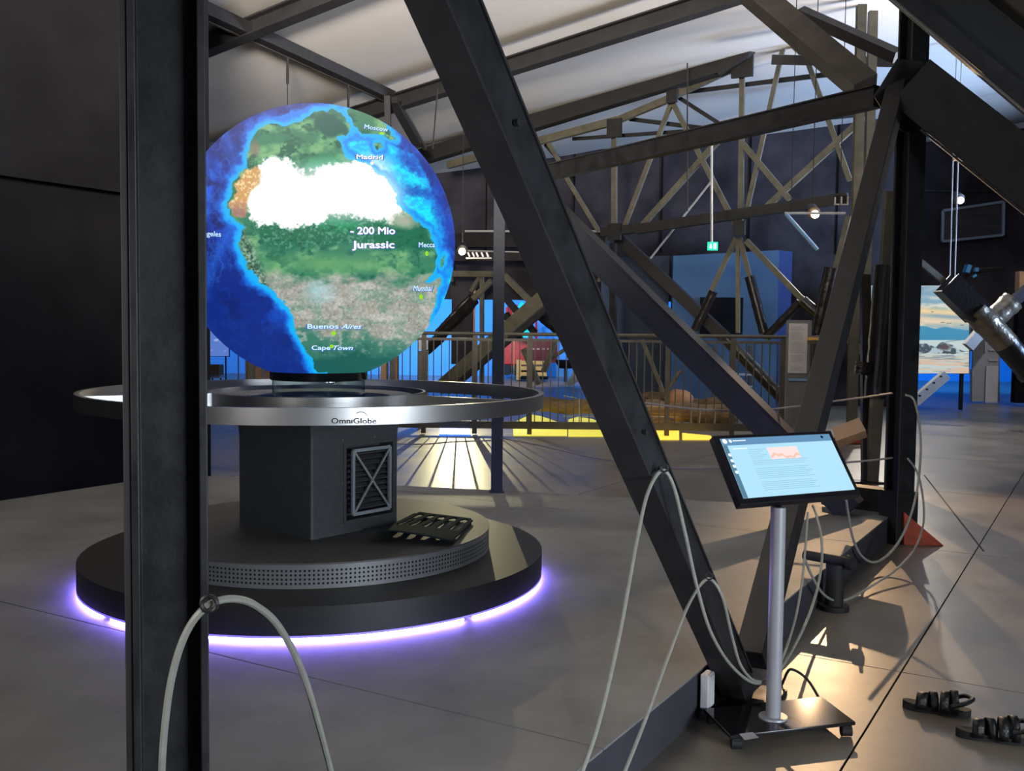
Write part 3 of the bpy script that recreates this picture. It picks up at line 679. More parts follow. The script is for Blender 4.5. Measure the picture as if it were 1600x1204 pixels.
MB().lathe([(.252, 1.0), (.258, 1.0), (.258, 1.112), (.252, 1.112)], GC, 96).build('glass_neck', M['glass'], table)
MB().lathe([(.20, 1.112), (.268, 1.112), (.272, 1.12), (.272, 1.155), (.285, 1.172), (.20, 1.172)], GC, 96).build('collar', M['glossblack'], table)
# slotted foot plate
def plate_pt(s, t):    # s left->right, t front->back
    fl_, fr_, bl, br = G(568, 824, .365), G(706, 847, .31), G(652, 799, .305), G(741, 810, .305)
    p = (fl_ * (1 - s) + fr_ * s) * (1 - t) + (bl * (1 - s) + br * s) * t
    p.z = .299 + .055 * max(0, 1 - t * 1.5) ** 1.4 * (1 - s * .75) + .012 * math.sin(PI * s) * (1 - t)
    return p
nx_, ny_ = 60, 48; Vp = [plate_pt(i / nx_, j / ny_) for j in range(ny_ + 1) for i in range(nx_ + 1)]; Fp = []
for j in range(ny_):
    for i in range(nx_):
        s, t = (i + .5) / nx_, (j + .5) / ny_
        slot = False
        for k in range(5):
            cx = .13 + k * .187
            if abs(s - cx) < .055 and .42 < t < .93:
                e_ = max(0, .47 - t, t - .88) / .05
                if abs(s - cx) < .055 * math.sqrt(max(0, 1 - e_ * e_ * .9)): slot = True
        if (s < .04 or s > .95) and t > .93: slot = True
        if not slot: Fp.append((j * (nx_ + 1) + i, j * (nx_ + 1) + i + 1, (j + 1) * (nx_ + 1) + i + 1, (j + 1) * (nx_ + 1) + i))
fp = MB().add(Vp, Fp, True).build('slotted_plate', M['plate'], table, fix=False, sharp=False)
sm_ = fp.modifiers.new('solid', 'SOLIDIFY'); sm_.thickness = .007; sm_.offset = 1

# lettering helper: default font outlines mapped through a function of pixel offsets
def lettering(name, text, cx, base, capx, mp, m, parent, shear=0.0, bold=0.0, align='CENTER', wide=1.0, rot=0.0):
    cu_ = bpy.data.curves.new(name, 'FONT'); cu_.body = text; cu_.size = 1; cu_.align_x = 'CENTER' if align == 'FIT' else align; cu_.resolution_u = 3; cu_.offset = 0; cu_.shear = shear
    to = bpy.data.objects.new('t', cu_); COL.objects.link(to)
    dg = bpy.context.evaluated_depsgraph_get(); dg.update()
    me = bpy.data.meshes.new_from_object(to.evaluated_get(dg)); 
    bpy.data.objects.remove(to); s = capx / 0.73
    cr_, sr_ = math.cos(rot), math.sin(rot)
    if align == 'FIT':
        xs_ = [v.co.x for v in me.vertices]; a_, b_2 = min(xs_), max(xs_); wide = (cx[1] - cx[0]) / (b_2 - a_) / s; off_ = -(a_ + b_2) / 2; cx = (cx[0] + cx[1]) / 2
        for v in me.vertices: v.co.x += off_
    if bold > 0:      # heavier strokes: the outline repeated a little to each side
        vv = [v.co.copy() for v in me.vertices]; ff = [tuple(p.vertices) for p in me.polygons]; n0 = len(vv); V2, F2 = [], []
        for k, (dx, dy) in enumerate(((-1, 0), (1, 0), (0, 1), (0, -1), (-.7, .7), (.7, -.7))):
            V2 += [(v.x + dx * bold, v.y + dy * bold, 0) for v in vv]; F2 += [tuple(i + k * n0 for i in f) for f in ff]
        me = bpy.data.meshes.new(name); me.from_pydata(V2, [], F2)
    for v in me.vertices:
        x, y = v.co.x * s * wide, v.co.y * s
        v.co = mp(cx + x * cr_ - y * sr_, base - y * cr_ - x * sr_)
    me.materials.clear(); me.materials.append(m); me.name = name
    o = bpy.data.objects.new(name, me); COL.objects.link(o)
    if parent is not None:
        o.parent = parent; o.matrix_parent_inverse = Matrix.Translation(-Vector(parent.location))
    return o
def on_cyl(R_):
    def f(x, y):
        d = ray(x, y); ox, oy = -GC.x, -GC.y
        a = d.x ** 2 + d.y ** 2; b = 2 * (d.x * ox + d.y * oy); c = ox * ox + oy * oy - R_ * R_
        return EY + d * ((-b - math.sqrt(max(0, b * b - 4 * a * c))) / 2 / a)
    return f
SC = Vector((GC.x, GC.y, 1.8688)); SR = .7621
def on_sph(R_):
    def f(x, y):
        d = ray(x, y); o_ = EY - SC; a = d.dot(d); b = 2 * d.dot(o_); c = o_.dot(o_) - R_ * R_
        return EY + d * ((-b - math.sqrt(max(0, b * b - 4 * a * c))) / 2 / a)
    return f
oc = on_cyl(RR + .003)
lettering('lettering', 'Omn\u0131Globe', (518, 588), 661.3, 8.8, oc, M['inkblack'], table, 0, .012, 'FIT')
arc = MB(); A_ = []
for k in range(13):
    th = math.radians(165 - k * 15 + 0); r_, wv_ = 9.6, .25 + 1.1 * max(0, math.sin(PI * min(1, k / 11)))
    x, y = 564 + r_ * math.cos(th) * 1.05, 651.5 - r_ * .85 * math.sin(th)
    A_.append((x, y, math.cos(th), math.sin(th), wv_))
A_ = A_[2:12]
pts = [oc(x + c_ * w_ * .5, y - s_ * w_ * .5) for x, y, c_, s_, w_ in A_] + [oc(x - c_ * w_ * .5, y + s_ * w_ * .5) for x, y, c_, s_, w_ in A_]
na = len(A_); arc.add(pts, [(i, i + 1, na + i + 1, na + i) for i in range(na - 1)]).build('emblem_arc', M['inkblack'], table, fix=False)

# ---- globe surface: palaeogeographic map, with glare over its centre, painted into a generated texture
def vnoise(x, y, seed):
    xi, yi = np.floor(x).astype(int), np.floor(y).astype(int); fx, fy = x - xi, y - yi
    fx, fy = fx * fx * (3 - 2 * fx), fy * fy * (3 - 2 * fy)
    def h(a, b):
        k = (a * 374761393 + b * 668265263 + seed * 982451653) & 0xffffffff
        k = ((k ^ (k >> 13)) * 1274126177) & 0xffffffff
        return ((k ^ (k >> 16)) & 0xffff) / 65535.0
    return (h(xi, yi) * (1 - fx) + h(xi + 1, yi) * fx) * (1 - fy) + (h(xi, yi + 1) * (1 - fx) + h(xi + 1, yi + 1) * fx) * fy
def fbm(x, y, seed, o=5):
    s, a, t = 0, 1, 0
    for k in range(o): s = s + a * vnoise(x * 2 ** k, y * 2 ** k, seed + k * 7); t += a; a *= .55
    return s / t
def inside(poly, x, y):
    r = np.zeros(x.shape, bool); n_ = len(poly)
    for i in range(n_):
        (x1, y1), (x2, y2) = poly[i], poly[(i + 1) % n_]
        if y1 == y2: continue
        c_ = ((y1 > y) != (y2 > y)) & (x < (x2 - x1) * (y - y1) / (y2 - y1) + x1); r ^= c_
    return r
def dist(poly, x, y):
    d = np.full(x.shape, 1e9)
    for i in range(len(poly)):
        (x1, y1), (x2, y2) = poly[i], poly[(i + 1) % len(poly)]
        dx, dy = x2 - x1, y2 - y1; t = np.clip(((x - x1) * dx + (y - y1) * dy) / (dx * dx + dy * dy + 1e-9), 0, 1)
        d = np.minimum(d, np.hypot(x - x1 - t * dx, y - y1 - t * dy))
    return d
def sd(poly, x, y): return np.where(inside(poly, x, y), -1, 1) * dist(poly, x, y)
LAND = [(512, 171), (517, 170), (535, 180), (542, 190), (548, 202), (538, 212), (524, 215), (533, 227), (540, 240), (552, 249), (575, 260), (602, 275), (612, 290), (620, 305), (619, 322), (637, 335), (655, 350), (670, 362), (680, 382), (681, 410), (677, 430), (664, 441), (670, 443), (688, 436), (690, 446), (683, 462), (675, 492), (668, 520), (640, 560), (600, 600), (514, 595), (512, 580), (500, 580), (493, 574), (485, 560), (470, 530), (457, 500), (452, 480), (440, 465), (427, 455), (395, 432), (386, 412), (378, 400), (373, 378), (379, 355), (366, 344), (359, 338), (356, 310), (366, 285), (377, 267), (387, 262), (385, 242), (392, 222), (402, 200), (427, 195), (450, 196), (470, 190), (490, 177)]
LAND2 = [(542, 172), (552, 168), (580, 172), (598, 188), (618, 219), (606, 216), (598, 211), (567, 208), (553, 196), (547, 184)]
ISL = [(588, 222), (597, 220), (598, 230), (590, 234), (585, 230)]
ISL2 = [(688, 405), (695, 398), (694, 410), (689, 418)]
WHITE = [(404, 254), (430, 247), (455, 253), (466, 268), (484, 270), (500, 264), (540, 254), (556, 248), (580, 262), (608, 276), (626, 300), (630, 325), (612, 344), (580, 342), (557, 340), (536, 336), (515, 339), (505, 350), (490, 352), (450, 356), (428, 350), (402, 354), (386, 330), (388, 300), (402, 280)]
ORANGE = [(398, 256), (408, 266), (405, 284), (392, 300), (386, 320), (381, 340), (364, 338), (359, 315), (368, 290), (382, 268)]
DARKN = [(490, 180), (515, 172), (535, 190), (545, 205), (522, 214), (505, 210), (492, 195)]
DARKB = [(395, 355), (430, 352), (500, 352), (520, 338), (560, 342), (600, 350), (650, 358), (672, 372), (672, 390), (600, 390), (540, 380), (480, 388), (420, 390)]
def lerp(a, b, t): return a + (np.array(b) - a) * np.clip(t, 0, 1)[..., None]
C8 = lambda r, g, b: np.array([r, g, b]) / 255.0
def paint(x, y):
    j1, j2 = fbm(x / 16, y / 16, 3) - .5, fbm(x / 16, y / 16, 11) - .5
    k1, k2 = fbm(x / 5, y / 5, 21, 4) - .5, fbm(x / 5, y / 5, 31, 4) - .5
    X, Y = x + j1 * 12 + k1 * 5, y + j2 * 12 + k2 * 5
    d = np.minimum(np.minimum(sd(LAND, X, Y), sd(LAND2, x + k1 * 6, y + k2 * 6)), np.minimum(sd(ISL, X, Y), sd(ISL2, x + k1 * 4, y + k2 * 4)))
    big = fbm(x / 40, y / 55, 5, 6)
    # sea: deep, swell ridges, shelf
    c_ = np.ones(x.shape + (3,)) * C8(10, 40, 130)
    c_ = lerp(c_, C8(20, 88, 214), (big - .46) * 5)
    c_ = lerp(c_, C8(8, 26, 96), np.clip((.44 - fbm(x / 26 + 9, y / 22, 8, 5)) * 6, 0, 1) * .8)
    west = np.clip((440 - x) / 60, 0, 1) * np.clip((y - 440) / 50, 0, 1)
    c_ = lerp(c_, C8(16, 44, 128), np.clip((y - 470) / 60, 0, 1) * (x < 500) * .8)
    # broad northern and eastern seas
    E1 = [(528, 166), (560, 205), (610, 222), (650, 250), (690, 330), (700, 400), (712, 440), (690, 500), (676, 500), (690, 430), (675, 372), (625, 330), (600, 280), (545, 245), (524, 220), (548, 205)]
    de = sd(E1, X, Y); c_ = lerp(c_, C8(0, 176, 255), np.clip(-de / 4 + 1.0, 0, 1))
    c_ = lerp(c_, C8(10, 226, 254), np.clip(-de / 8, 0, 1) * np.clip((fbm(x / 14, y / 9, 17, 5) - .38) * 6, 0, 1))
    c_ = lerp(c_, C8(190, 238, 252), np.clip(1.2 - np.hypot((x - 582) / 36, (y - 262) / 26), 0, 1) * 1.2)  # pale glare painted over the sea
    for (cx, cy, a, b, q) in ((640, 248, 22, 9, .5), (655, 300, 34, 11, .2), (645, 262, 26, 8, .6), (686, 310, 12, 46, .0), (700, 370, 12, 60, 0)):
        dx, dy = x - cx + k1 * 14, y - cy + k2 * 14; rx, ry = dx * math.cos(q) + dy * math.sin(q), -dx * math.sin(q) + dy * math.cos(q)
        c_ = lerp(c_, C8(10, 62, 176), np.clip(1.6 - np.hypot(rx / a, ry / b) * 1.3, 0, 1) * (.55 + .45 * fbm(x / 4, y / 4, 41, 3)))
    N1 = [(395, 210), (420, 185), (450, 176), (490, 168), (560, 164), (540, 176), (500, 178), (470, 190), (430, 196), (402, 202)]
    c_ = lerp(c_, C8(16, 128, 236), np.clip(-sd(N1, X, Y) / 5 + .8, 0, 1))
    rid = 1 - np.abs(fbm(x / 22, y / 22, 51, 5) - .5) * 16
    c_ = lerp(c_, C8(70, 150, 235), np.clip(rid, 0, 1) * .28 * np.clip((470 - y) / 40, .25, 1))
    wv = np.clip(1 - np.abs(x - (345 + 30 * np.sin((y - 200) / 60))) / 14, 0, 1) * (y < 470)
    c_ = lerp(c_, C8(34, 110, 226), wv * .5)
    shelf = np.where(x < 560, 7.5, 6.0) + 5 * (fbm(x / 12, y / 12, 61, 3) - .5)
    c_ = lerp(c_, C8(20, 120, 232), np.clip(1.9 - d / shelf * .8, 0, 1))
    c_ = lerp(c_, C8(16, 176, 250), np.clip(1.8 - d / shelf * 1.3, 0, 1))
    # land
    g = np.ones(x.shape + (3,)) * C8(52, 124, 94)
    t = fbm(x / 30, y / 18, 71, 6); t2 = fbm(x / 7, y / 5, 81, 5); t3 = fbm(x / 3, y / 3, 91, 3)
    g = lerp(g, C8(120, 176, 122), (t - .45) * 4); g = lerp(g, C8(26, 96, 78), (.46 - fbm(x / 11, y / 9, 77, 5)) * 7)
    g = lerp(g, C8(22, 90, 82), np.clip(-sd(DARKN, X, Y) / 6 + .5, 0, 1))
    g = lerp(g, C8(40, 128, 96), np.clip(.6 - np.hypot((x - 430) / 50, (y - 215) / 18), 0, 1) * 1.4)
    g = lerp(g, C8(30, 150, 96), np.clip(1.4 - np.hypot((x - 510) / 36, (y - 258) / 14), 0, 1) * .8)
    g = lerp(g, C8(134, 112, 100), np.clip(1.2 - np.hypot((x - 398) / 9, (y - 232) / 16), 0, 1) * .9)
    low = np.clip((y - 428 + 26 * (t - .5) * 2) / 18, 0, 1)
    g = lerp(g, C8(160, 156, 146), low)
    g = lerp(g, C8(196, 192, 184), low * np.clip((fbm(x / 24, y / 15, 101, 4) - .5) * 6, 0, 1) * .8); g = lerp(g, C8(112, 146, 128), low * np.clip((fbm(x / 26 + 7, y / 12, 111, 4) - .5) * 6, 0, 1) * .75); g = lerp(g, C8(120, 146, 132), low * np.clip((t2 - .5) * 4, 0, 1) * .6)
    g = lerp(g, C8(206, 212, 208), low * np.clip((t3 - .58) * 5, 0, 1) * .5); g = lerp(g, C8(96, 122, 108), low * np.clip((.40 - t3) * 6, 0, 1) * .6); g = lerp(g, C8(176, 214, 220), low * np.clip(1.3 - np.hypot((x - 500) / 26, (y - 455) / 20), 0, 1) * .7)
    db = sd(DARKB, X, Y); g = lerp(g, C8(24, 108, 76), np.clip(-db / 6 + .5, 0, 1))
    g = lerp(g, C8(20, 150, 92), np.clip(1.3 - np.hypot((x - 530) / 40, (y - 352) / 12), 0, 1) * .7)
    g = lerp(g, C8(130, 176, 160), np.clip(-db / 6 + .4, 0, 1) * np.clip((t3 - .54) * 6, 0, 1) * .55 * (x < 590)); g = lerp(g, C8(12, 78, 58), np.clip(-db / 6, 0, 1) * np.clip((.44 - t2) * 6, 0, 1) * .7)
    g = lerp(g, C8(98, 160, 104), np.clip(1.2 - np.hypot((x - 520) / 140, (y - 412) / 17), 0, 1) * .8)
    mts = np.clip(1.15 - np.abs(x - (390 + np.clip(y - 400, -60, 200) * .42 + 6 * (t - .5))) / 14, 0, 1) * np.clip((y - 345) / 10, 0, 1)
    g = lerp(g, C8(108, 138, 118), mts * .8); g = lerp(g, C8(34, 66, 56), mts * np.clip((t3 - .5) * 7, 0, 1) * .85)
    g = lerp(g, C8(190, 210, 200), mts * np.clip((.42 - t3) * 7, 0, 1) * .7)
    bot = np.clip((y - 518 + (t - .5) * 50 - (x - 560) * .05) / 16, 0, 1)
    g = lerp(g, C8(60, 122, 104), bot); g = lerp(g, C8(26, 92, 84), np.clip((y - 540 + (t - .5) * 40) / 18, 0, 1) * (x < 640))
    g = lerp(g, C8(178, 180, 174), np.clip((t2 - .56) * 6, 0, 1) * np.clip((y - 440) / 20, 0, 1) * .7 * (1 - np.clip((y - 540) / 20, 0, 1)))
    wh = np.clip(-sd(WHITE, X + k1 * 14, Y + k2 * 14) / 7 + .6, 0, 1)
    g = lerp(g, C8(255, 255, 255), wh * 1.15)  # pale desert and overexposed glare in one white
    og = np.clip(-sd(ORANGE, X, Y) / 4 + .5, 0, 1)
    g = lerp(g, C8(206, 156, 96), og); g = lerp(g, C8(240, 214, 160), og * np.clip((t3 - .5) * 6, 0, 1)); g = lerp(g, C8(150, 110, 110), og * np.clip((y - 312) / 18, 0, 1) * .8)
    g = lerp(g, C8(176, 176, 160), np.clip(1.2 - np.hypot((x - 632) / 26, (y - 345) / 14), 0, 1) * .9)
    lm = np.clip(.5 - d / 1.2, 0, 1); c_ = c_ * (1 - lm[..., None]) + g * lm[..., None]
    c_ = lerp(c_, C8(255, 255, 255), np.clip(1.5 - np.hypot((x - 535) / 118, (y - 298) / 46) * 1.2, 0, 1) * .85 * np.clip(1.2 - d / 26, 0, 1))  # white glare painted across the middle of the map
    return np.clip(c_, 0, 1)
TW, TH = 2048, 1024
lon = (np.arange(TW) + .5) / TW * 2 * PI - PI; lat = (np.arange(TH) + .5) / TH * PI - PI / 2
LO, LA = np.meshgrid(lon, lat)
nx3 = np.cos(LA) * np.sin(LO); ny3 = -np.cos(LA) * np.cos(LO); nz3 = np.sin(LA)
Px, Py, Pz = SC.x + SR * nx3, SC.y + SR * ny3, SC.z + SR * nz3 - EYE
zc = Px * FW.x + Py * FW.y + Pz * FW.z
ix = 800 + FPX * (Px * RT.x + Py * RT.y + Pz * RT.z) / zc; iy = 602 - FPX * (Px * UP.x + Py * UP.y + Pz * UP.z) / zc
vis = (nx3 * Px + ny3 * Py + nz3 * Pz) < 0.02
img = np.zeros((TH, TW, 3)); fx_, fy_ = LO * 180, LA * 220
farx, fary = 330 + (np.abs(LO) - 1.2) * 60 + 10 * np.sin(LA * 5), 380 - LA * 200
sea = np.ones((TH, TW, 3)) * C8(14, 48, 140); bb_ = fbm(fx_ / 40 + 50, fy_ / 40 + 50, 5, 6)
sea = lerp(sea, C8(20, 88, 214), (bb_ - .46) * 5); sea = lerp(sea, C8(70, 140, 105), (bb_ - .60) * 40)
img = sea; pv = paint(ix[vis], iy[vis]); img[vis] = pv
lin = np.where(img <= .04045, img / 12.92, ((img + .055) / 1.055) ** 2.4)
im = bpy.data.images.new('palaeo_map', TW, TH, float_buffer=True); im.colorspace_settings.name = 'Linear Rec.709' if 'Linear Rec.709' in [e.name for e in bpy.types.ColorManagedInputColorspaceSettings.bl_rna.properties['name'].enum_items] else im.colorspace_settings.name
im.pixels.foreach_set(np.dstack([lin, np.ones((TH, TW))]).astype(np.float32).ravel()); im.update(); im.pack()
gmat = bpy.data.materials.new('globe_display'); gmat.use_nodes = True; nt = gmat.node_tree; b_ = nt.nodes['Principled BSDF']
ti = nt.nodes.new('ShaderNodeTexImage'); ti.image = im; uvn = nt.nodes.new('ShaderNodeUVMap'); nt.links.new(uvn.outputs[0], ti.inputs[0])
b_.inputs['Base Color'].default_value = (.02, .02, .02, 1); b_.inputs['Roughness'].default_value = .6; b_.inputs['Specular IOR Level'].default_value = .15
nt.links.new(ti.outputs[0], b_.inputs['Emission Color']); b_.inputs['Emission Strength'].default_value = 1.0
NU, NV = 128, 64
me = bpy.data.meshes.new('globe'); Vg, Fg, Ug = [], [], []
for j in range(NV + 1):
    la = -PI / 2 + PI * j / NV
    for i in range(NU + 1):
        lo = -PI + 2 * PI * i / NU; Vg.append((SR * math.cos(la) * math.sin(lo), -SR * math.cos(la) * math.cos(lo), SR * math.sin(la)))
for j in range(NV):
    for i in range(NU):
        Fg.append((j * (NU + 1) + i, j * (NU + 1) + i + 1, (j + 1) * (NU + 1) + i + 1, (j + 1) * (NU + 1) + i))
        Ug += [(i / NU, j / NV), ((i + 1) / NU, j / NV), ((i + 1) / NU, (j + 1) / NV), (i / NU, (j + 1) / NV)]
me.from_pydata(Vg, [], Fg); uvl = me.uv_layers.new(name='UVMap'); uvl.data.foreach_set('uv', [c for q in Ug for c in q])
for p in me.polygons: p.use_smooth = True
me.materials.append(gmat)
globe = bpy.data.objects.new('display_globe', me); COL.objects.link(globe); globe.location = SC
tag(globe, 'large glowing globe showing an ancient map of blue seas and green land', 'globe')
tw_ = mat('globe_text_white', (0, 0, 0, 1), .4, emit=(1, 1, 1, 1), estr=1.0); tb_ = mat('globe_text_pale', (0, 0, 0, 1), .4, emit=srgb(205, 240, 255), estr=1.0)
th_ = mat('globe_text_halo', (0, 0, 0, 1), .4, emit=srgb(50, 90, 190), estr=.9); dg_ = mat('globe_dot', (0, 0, 0, 1), .4, emit=srgb(150, 220, 40), estr=1.0)
s1, s2, s3 = on_sph(SR + .003), on_sph(SR + .0018), on_sph(SR + .0045)
def gtext(t, cx, base, cap, m, shear=0, bold=.02, wide=1, halo=True, rot=0):
    o_ = lettering('lettering', t, cx, base, cap, s1, m, globe, shear, bold, 'CENTER', wide, rot)
    if halo: lettering('lettering_halo', t, cx, base + .5, cap * 1.0, s2, th_, globe, shear, bold + .05, 'CENTER', wide, rot)
def gfit(t, x0, x1, base, cap, m, shear=0, bold=.02, rot=0):
    lettering('lettering', t, (x0, x1), base, cap, s1, m, globe, shear, bold, 'FIT', 1, rot)
    lettering('lettering_halo', t, (x0 - 1, x1 + 1), base + .6, cap, s2, th_, globe, shear, bold + .035, 'FIT', 1, rot)
gfit('- 200 Mio', 548, 617, 365.5, 11.6, tw_, 0, .028); gfit('Jurassic', 551, 616, 387.3, 11.6, tw_, 0, .028)
gfit('Buenos', 480.5, 529, 513.2, 7.6, tb_, 0, .025); gfit('Aires', 533, 565, 513.4, 7.6, tb_, .35, .025); gfit('Cape', 487, 516, 546.4, 7.2, tb_, 0, .025); gfit('Town', 521, 551.5, 546.6, 7.2, tb_, .35, .025)
gfit('Madrid', 557, 598, 248.6, 7.6, tw_, 0, .02, -.03); gfit('Moscow', 569, 606, 203, 7.0, tb_, 0, .01, -.14)
gfit('Mecca', 654.5, 679.5, 386, 8.2, tb_, 0, .015); gfit('Mumbai', 645, 676, 454, 8.2, tb_, .3, .015); gfit('Los Angeles', 292, 345, 368, 8.2, tb_, 0, .01, -.06)
for (x, y, rx, ry) in ((521.5, 520.5, 4, 3.2), (518.5, 541, 3.2, 3), (596.5, 208.5, 4, 2.3), (667, 396, 2.6, 4), (658, 463.5, 3, 4.2)):
    MB().add([s3(x + rx * math.cos(k * PI / 6), y - ry * math.sin(k * PI / 6)) for k in range(12)], [tuple(range(12))]).build('marker_dot', dg_, globe, fix=False)
MB().add([s3(581 + 2.6 * math.cos(k * PI / 6), 255 - 2.6 * math.sin(k * PI / 6)) for k in range(12)], [tuple(range(12))]).build('marker_dot', tw_, globe, fix=False)

# ------------------------------------------------------------------ touch screen kiosk
bp_ = G(1208, 1119, -.135)
kiosk = empty('touch_screen_kiosk', (bp_.x, bp_.y, FZ), 'slanted touch screen on a silver pole with black glass foot plate', 'kiosk')
mm4 = [Vector(p) for p in ((0.82043, 4.08101, 0.98462), (1.39337, 4.3769, 0.98202), (1.46667, 4.17899, 0.73134), (0.89374, 3.88311, 0.73394))]
mc = sum(mm4, Vector()) / 4; mw = (mm4[1] - mm4[0]).normalized(); mh = (mm4[0] - mm4[3]); mh = (mh - mw * mh.dot(mw)).normalized(); mn = mw.cross(mh)
if mn.y > 0: mn = -mn
W2, H2 = (mm4[1] - mm4[0]).length / 2, (mm4[0] - mm4[3]).length / 2
MR = Matrix((mw, mh, mn)).transposed()
def sc_box(m, x0, x1, y0, y1, z0, z1):  # in fractions of the half sizes; y up
    P = [mc + mw * (a * W2) + mh * (b * H2) for a, b in ((x0, y0), (x1, y0), (x1, y1), (x0, y1))]
    return m.hexa([p + mn * z0 for p in P], [p + mn * z1 for p in P])
# exact parallelogram corners keep the screen on its measured outline
def qp(a, b): a, b = (a + 1) / 2, (b + 1) / 2; return (mm4[3] * (1 - a) + mm4[2] * a) * (1 - b) + (mm4[0] * (1 - a) + mm4[1] * a) * b
def qbox(x0, x1, y0, y1, z0, z1): P = [qp(a, b) for a, b in ((x0, y0), (x1, y0), (x1, y1), (x0, y1))]; return MB().hexa([p + mn * z0 for p in P], [p + mn * z1 for p in P])
mon = qbox(-1, 1, -1, 1, -.035, 0).build('monitor', M['bezel'], kiosk, .004)
X0, X1, Y0, Y1 = -.915, .93, -.83, .885
qbox(X0, X1, Y0, Y1, .0003, .0012).build('screen', M['screen'], mon)
qbox(X0, X1, Y1 - .21, Y1, .0013, .0018).build('header_bar', M['screen_bar'], mon)
qbox(X0, X0 + .07, Y0, Y1 - .21, .0013, .0018).build('side_bar', M['screen_side'], mon)
qbox(-.23, .27, .21, .56, .0013, .0019).build('picture', M['screen_pink'], mon)
P_ = [qp(-.22 + .48 * k / 12, .30 + .05 * math.sin(k * .6) + .03 * (k % 3)) for k in range(13)]
cm = MB(); [cm.add([P_[k] + mn * .0021, P_[k + 1] + mn * .0021, P_[k + 1] + mn * .0021 - mh * .012, P_[k] + mn * .0021 - mh * .012], [(0, 1, 2, 3)]) for k in range(12)]; cm.build('chart_curve', M['screen_salmon'], mon, fix=False)
lines = MB()
for k in range(22):
    y = .52 - k * .056; xa = -.55
    xb = -.27 if y > .19 else .38
    if k in (9, 16): continue
    P = [qp(a, b) for a, b in ((xa, y), (xb - .05 * (k % 3), y), (xb - .05 * (k % 3), y + .012), (xa, y + .012))]; lines.add([p + mn * .0016 for p in P], [(0, 1, 2, 3)])
lines.build('text_lines', M['screen_text'], mon, fix=False)['kind'] = 'stuff'
def disc(a, b, r, m, nm='icon'):
    c = qp(a, b) + mn * .0022; MB().add([c + (mw * math.cos(k * PI / 8) + mh * math.sin(k * PI / 8)) * r for k in range(16)], [tuple(range(16))]).build(nm, m, mon, fix=False)
disc(-.86, .80, .012, M['screen_white']); disc(-.77, .80, .008, M['screen_white']); disc(.78, .80, .007, M['bezel'])
for k, y in enumerate((.40, .23, .07, -.10)): disc(-.865, y, .008, M['screen_white'])
qbox(-.73, -.52, .79, .82, .0019, .0022).build('heading_line', M['screen_white'], mon); qbox(-.78, -.55, .56, .585, .0014, .0019).build('heading_line', M['screen_white'], mon)
MB().tube([(bp_.x, bp_.y, -.14), (bp_.x, bp_.y, .60), (bp_.x, bp_.y + .004, .712)], .0295, 24).build('pole', M['pole'], kiosk)
MB().tube([(bp_.x, bp_.y + .004, .69), (bp_.x + .01, bp_.y + .07, .70), (bp_.x + .015, bp_.y + .11, .735)], .022, 12).build('mount', M['bezel'], kiosk)
MB().lathe([(.001, -.1375), (.058, -.1375), (.056, -.131), (.03, -.131)], (bp_.x, bp_.y, 0), 32, closed=False).build('flange', M['pole'], kiosk)
bq = [G(x, y, -.15) for x, y in ((1141, 1154), (1337, 1132), (1284, 1092), (1150, 1090))]
for p in bq: p.z = 0
bq[3] = bq[0] + (bq[2] - bq[1]) * 1.0
MB().prism([tuple(p[:2]) for p in bq], -.152, -.1375).build('foot_plate', M['baseplate'], kiosk, .003)
for k, p in enumerate(bq):
    c = p * .88 + (sum(bq, Vector()) / 4) * .12
    MB().tube([Vector((c.x - .02, c.y, FZ + .024)), Vector((c.x + .02, c.y, FZ + .024))], .022, 14).build('castor', M['rubber'], kiosk)
    MB().box((c.x, c.y, FZ + .0405), (.03, .03, .012)).build('castor_fork', M['rubber'], kiosk)
tg = [G(x, y, -.1372) for x, y in ((1155, 1146), (1176, 1143), (1186, 1152), (1164, 1156))]
MB().add(tg, [(0, 1, 2, 3)]).build('blank_sticker', M['paper'], kiosk, fix=False)
cp = qp(-.15, -.6) - mn * .03
pc = MB().tube(spline([cp, cp + Vector((0, .06, -.12)), G(1215, 1060, FZ + .03), G(1235, 1045, FZ + .1), G(1262, 1062, FZ + .05), G(1285, 1100, FZ + .02)], 8), .006, 8).build('power_cable', M['rubber'])
tag(pc, 'black power cable dropping behind the kiosk pole to the floor', 'cable')
wbx = at(1105, 1077, 4.10); curbp = pa + ed * ((wbx - pa).dot(ed))
sb = empty('socket_box', (wbx.x, wbx.y, wbx.z), 'small white socket box fixed to the platform riser left of the kiosk foot', 'socket box')
rotc = Matrix.Rotation(math.atan2(ed.y, ed.x), 3, 'Z')
MB().box(wbx, (.075, .035, .145), rotc).build('body', M['white'], sb, .004)
MB().box(wbx + Vector((ed.y, -ed.x, 0)) * .019, (.06, .004, .13), rotc).build('cover', M['paper'], sb, .001)
# T-shaped post
tp = G(1303, 952, FZ)
tpost = empty('tee_post', tp, 'stubby black T-shaped post at the foot of the platform riser', 'post')
MB().tube([tp + Vector((0, 0, .002)), tp + Vector((0, 0, .27))], .052, 16).build('stem', M['rubber'], tpost)
pa1, pa2 = at(1256, 866, tp.y + .12), at(1330, 879, tp.y - .05)
MB().tube([pa1, pa2], .028, 14).build('crossbar', M['rubber'], tpost); MB().tube([pa2 - (pa2 - pa1) * .09, pa2 + (pa2 - pa1) * .03], .042, 14).build('end_cap', M['rubber'], tpost)
MB().tube([tp + Vector((0, 0, .001)), tp + Vector((0, 0, .03))], .085, 16).build('foot', M['rubber'], tpost)
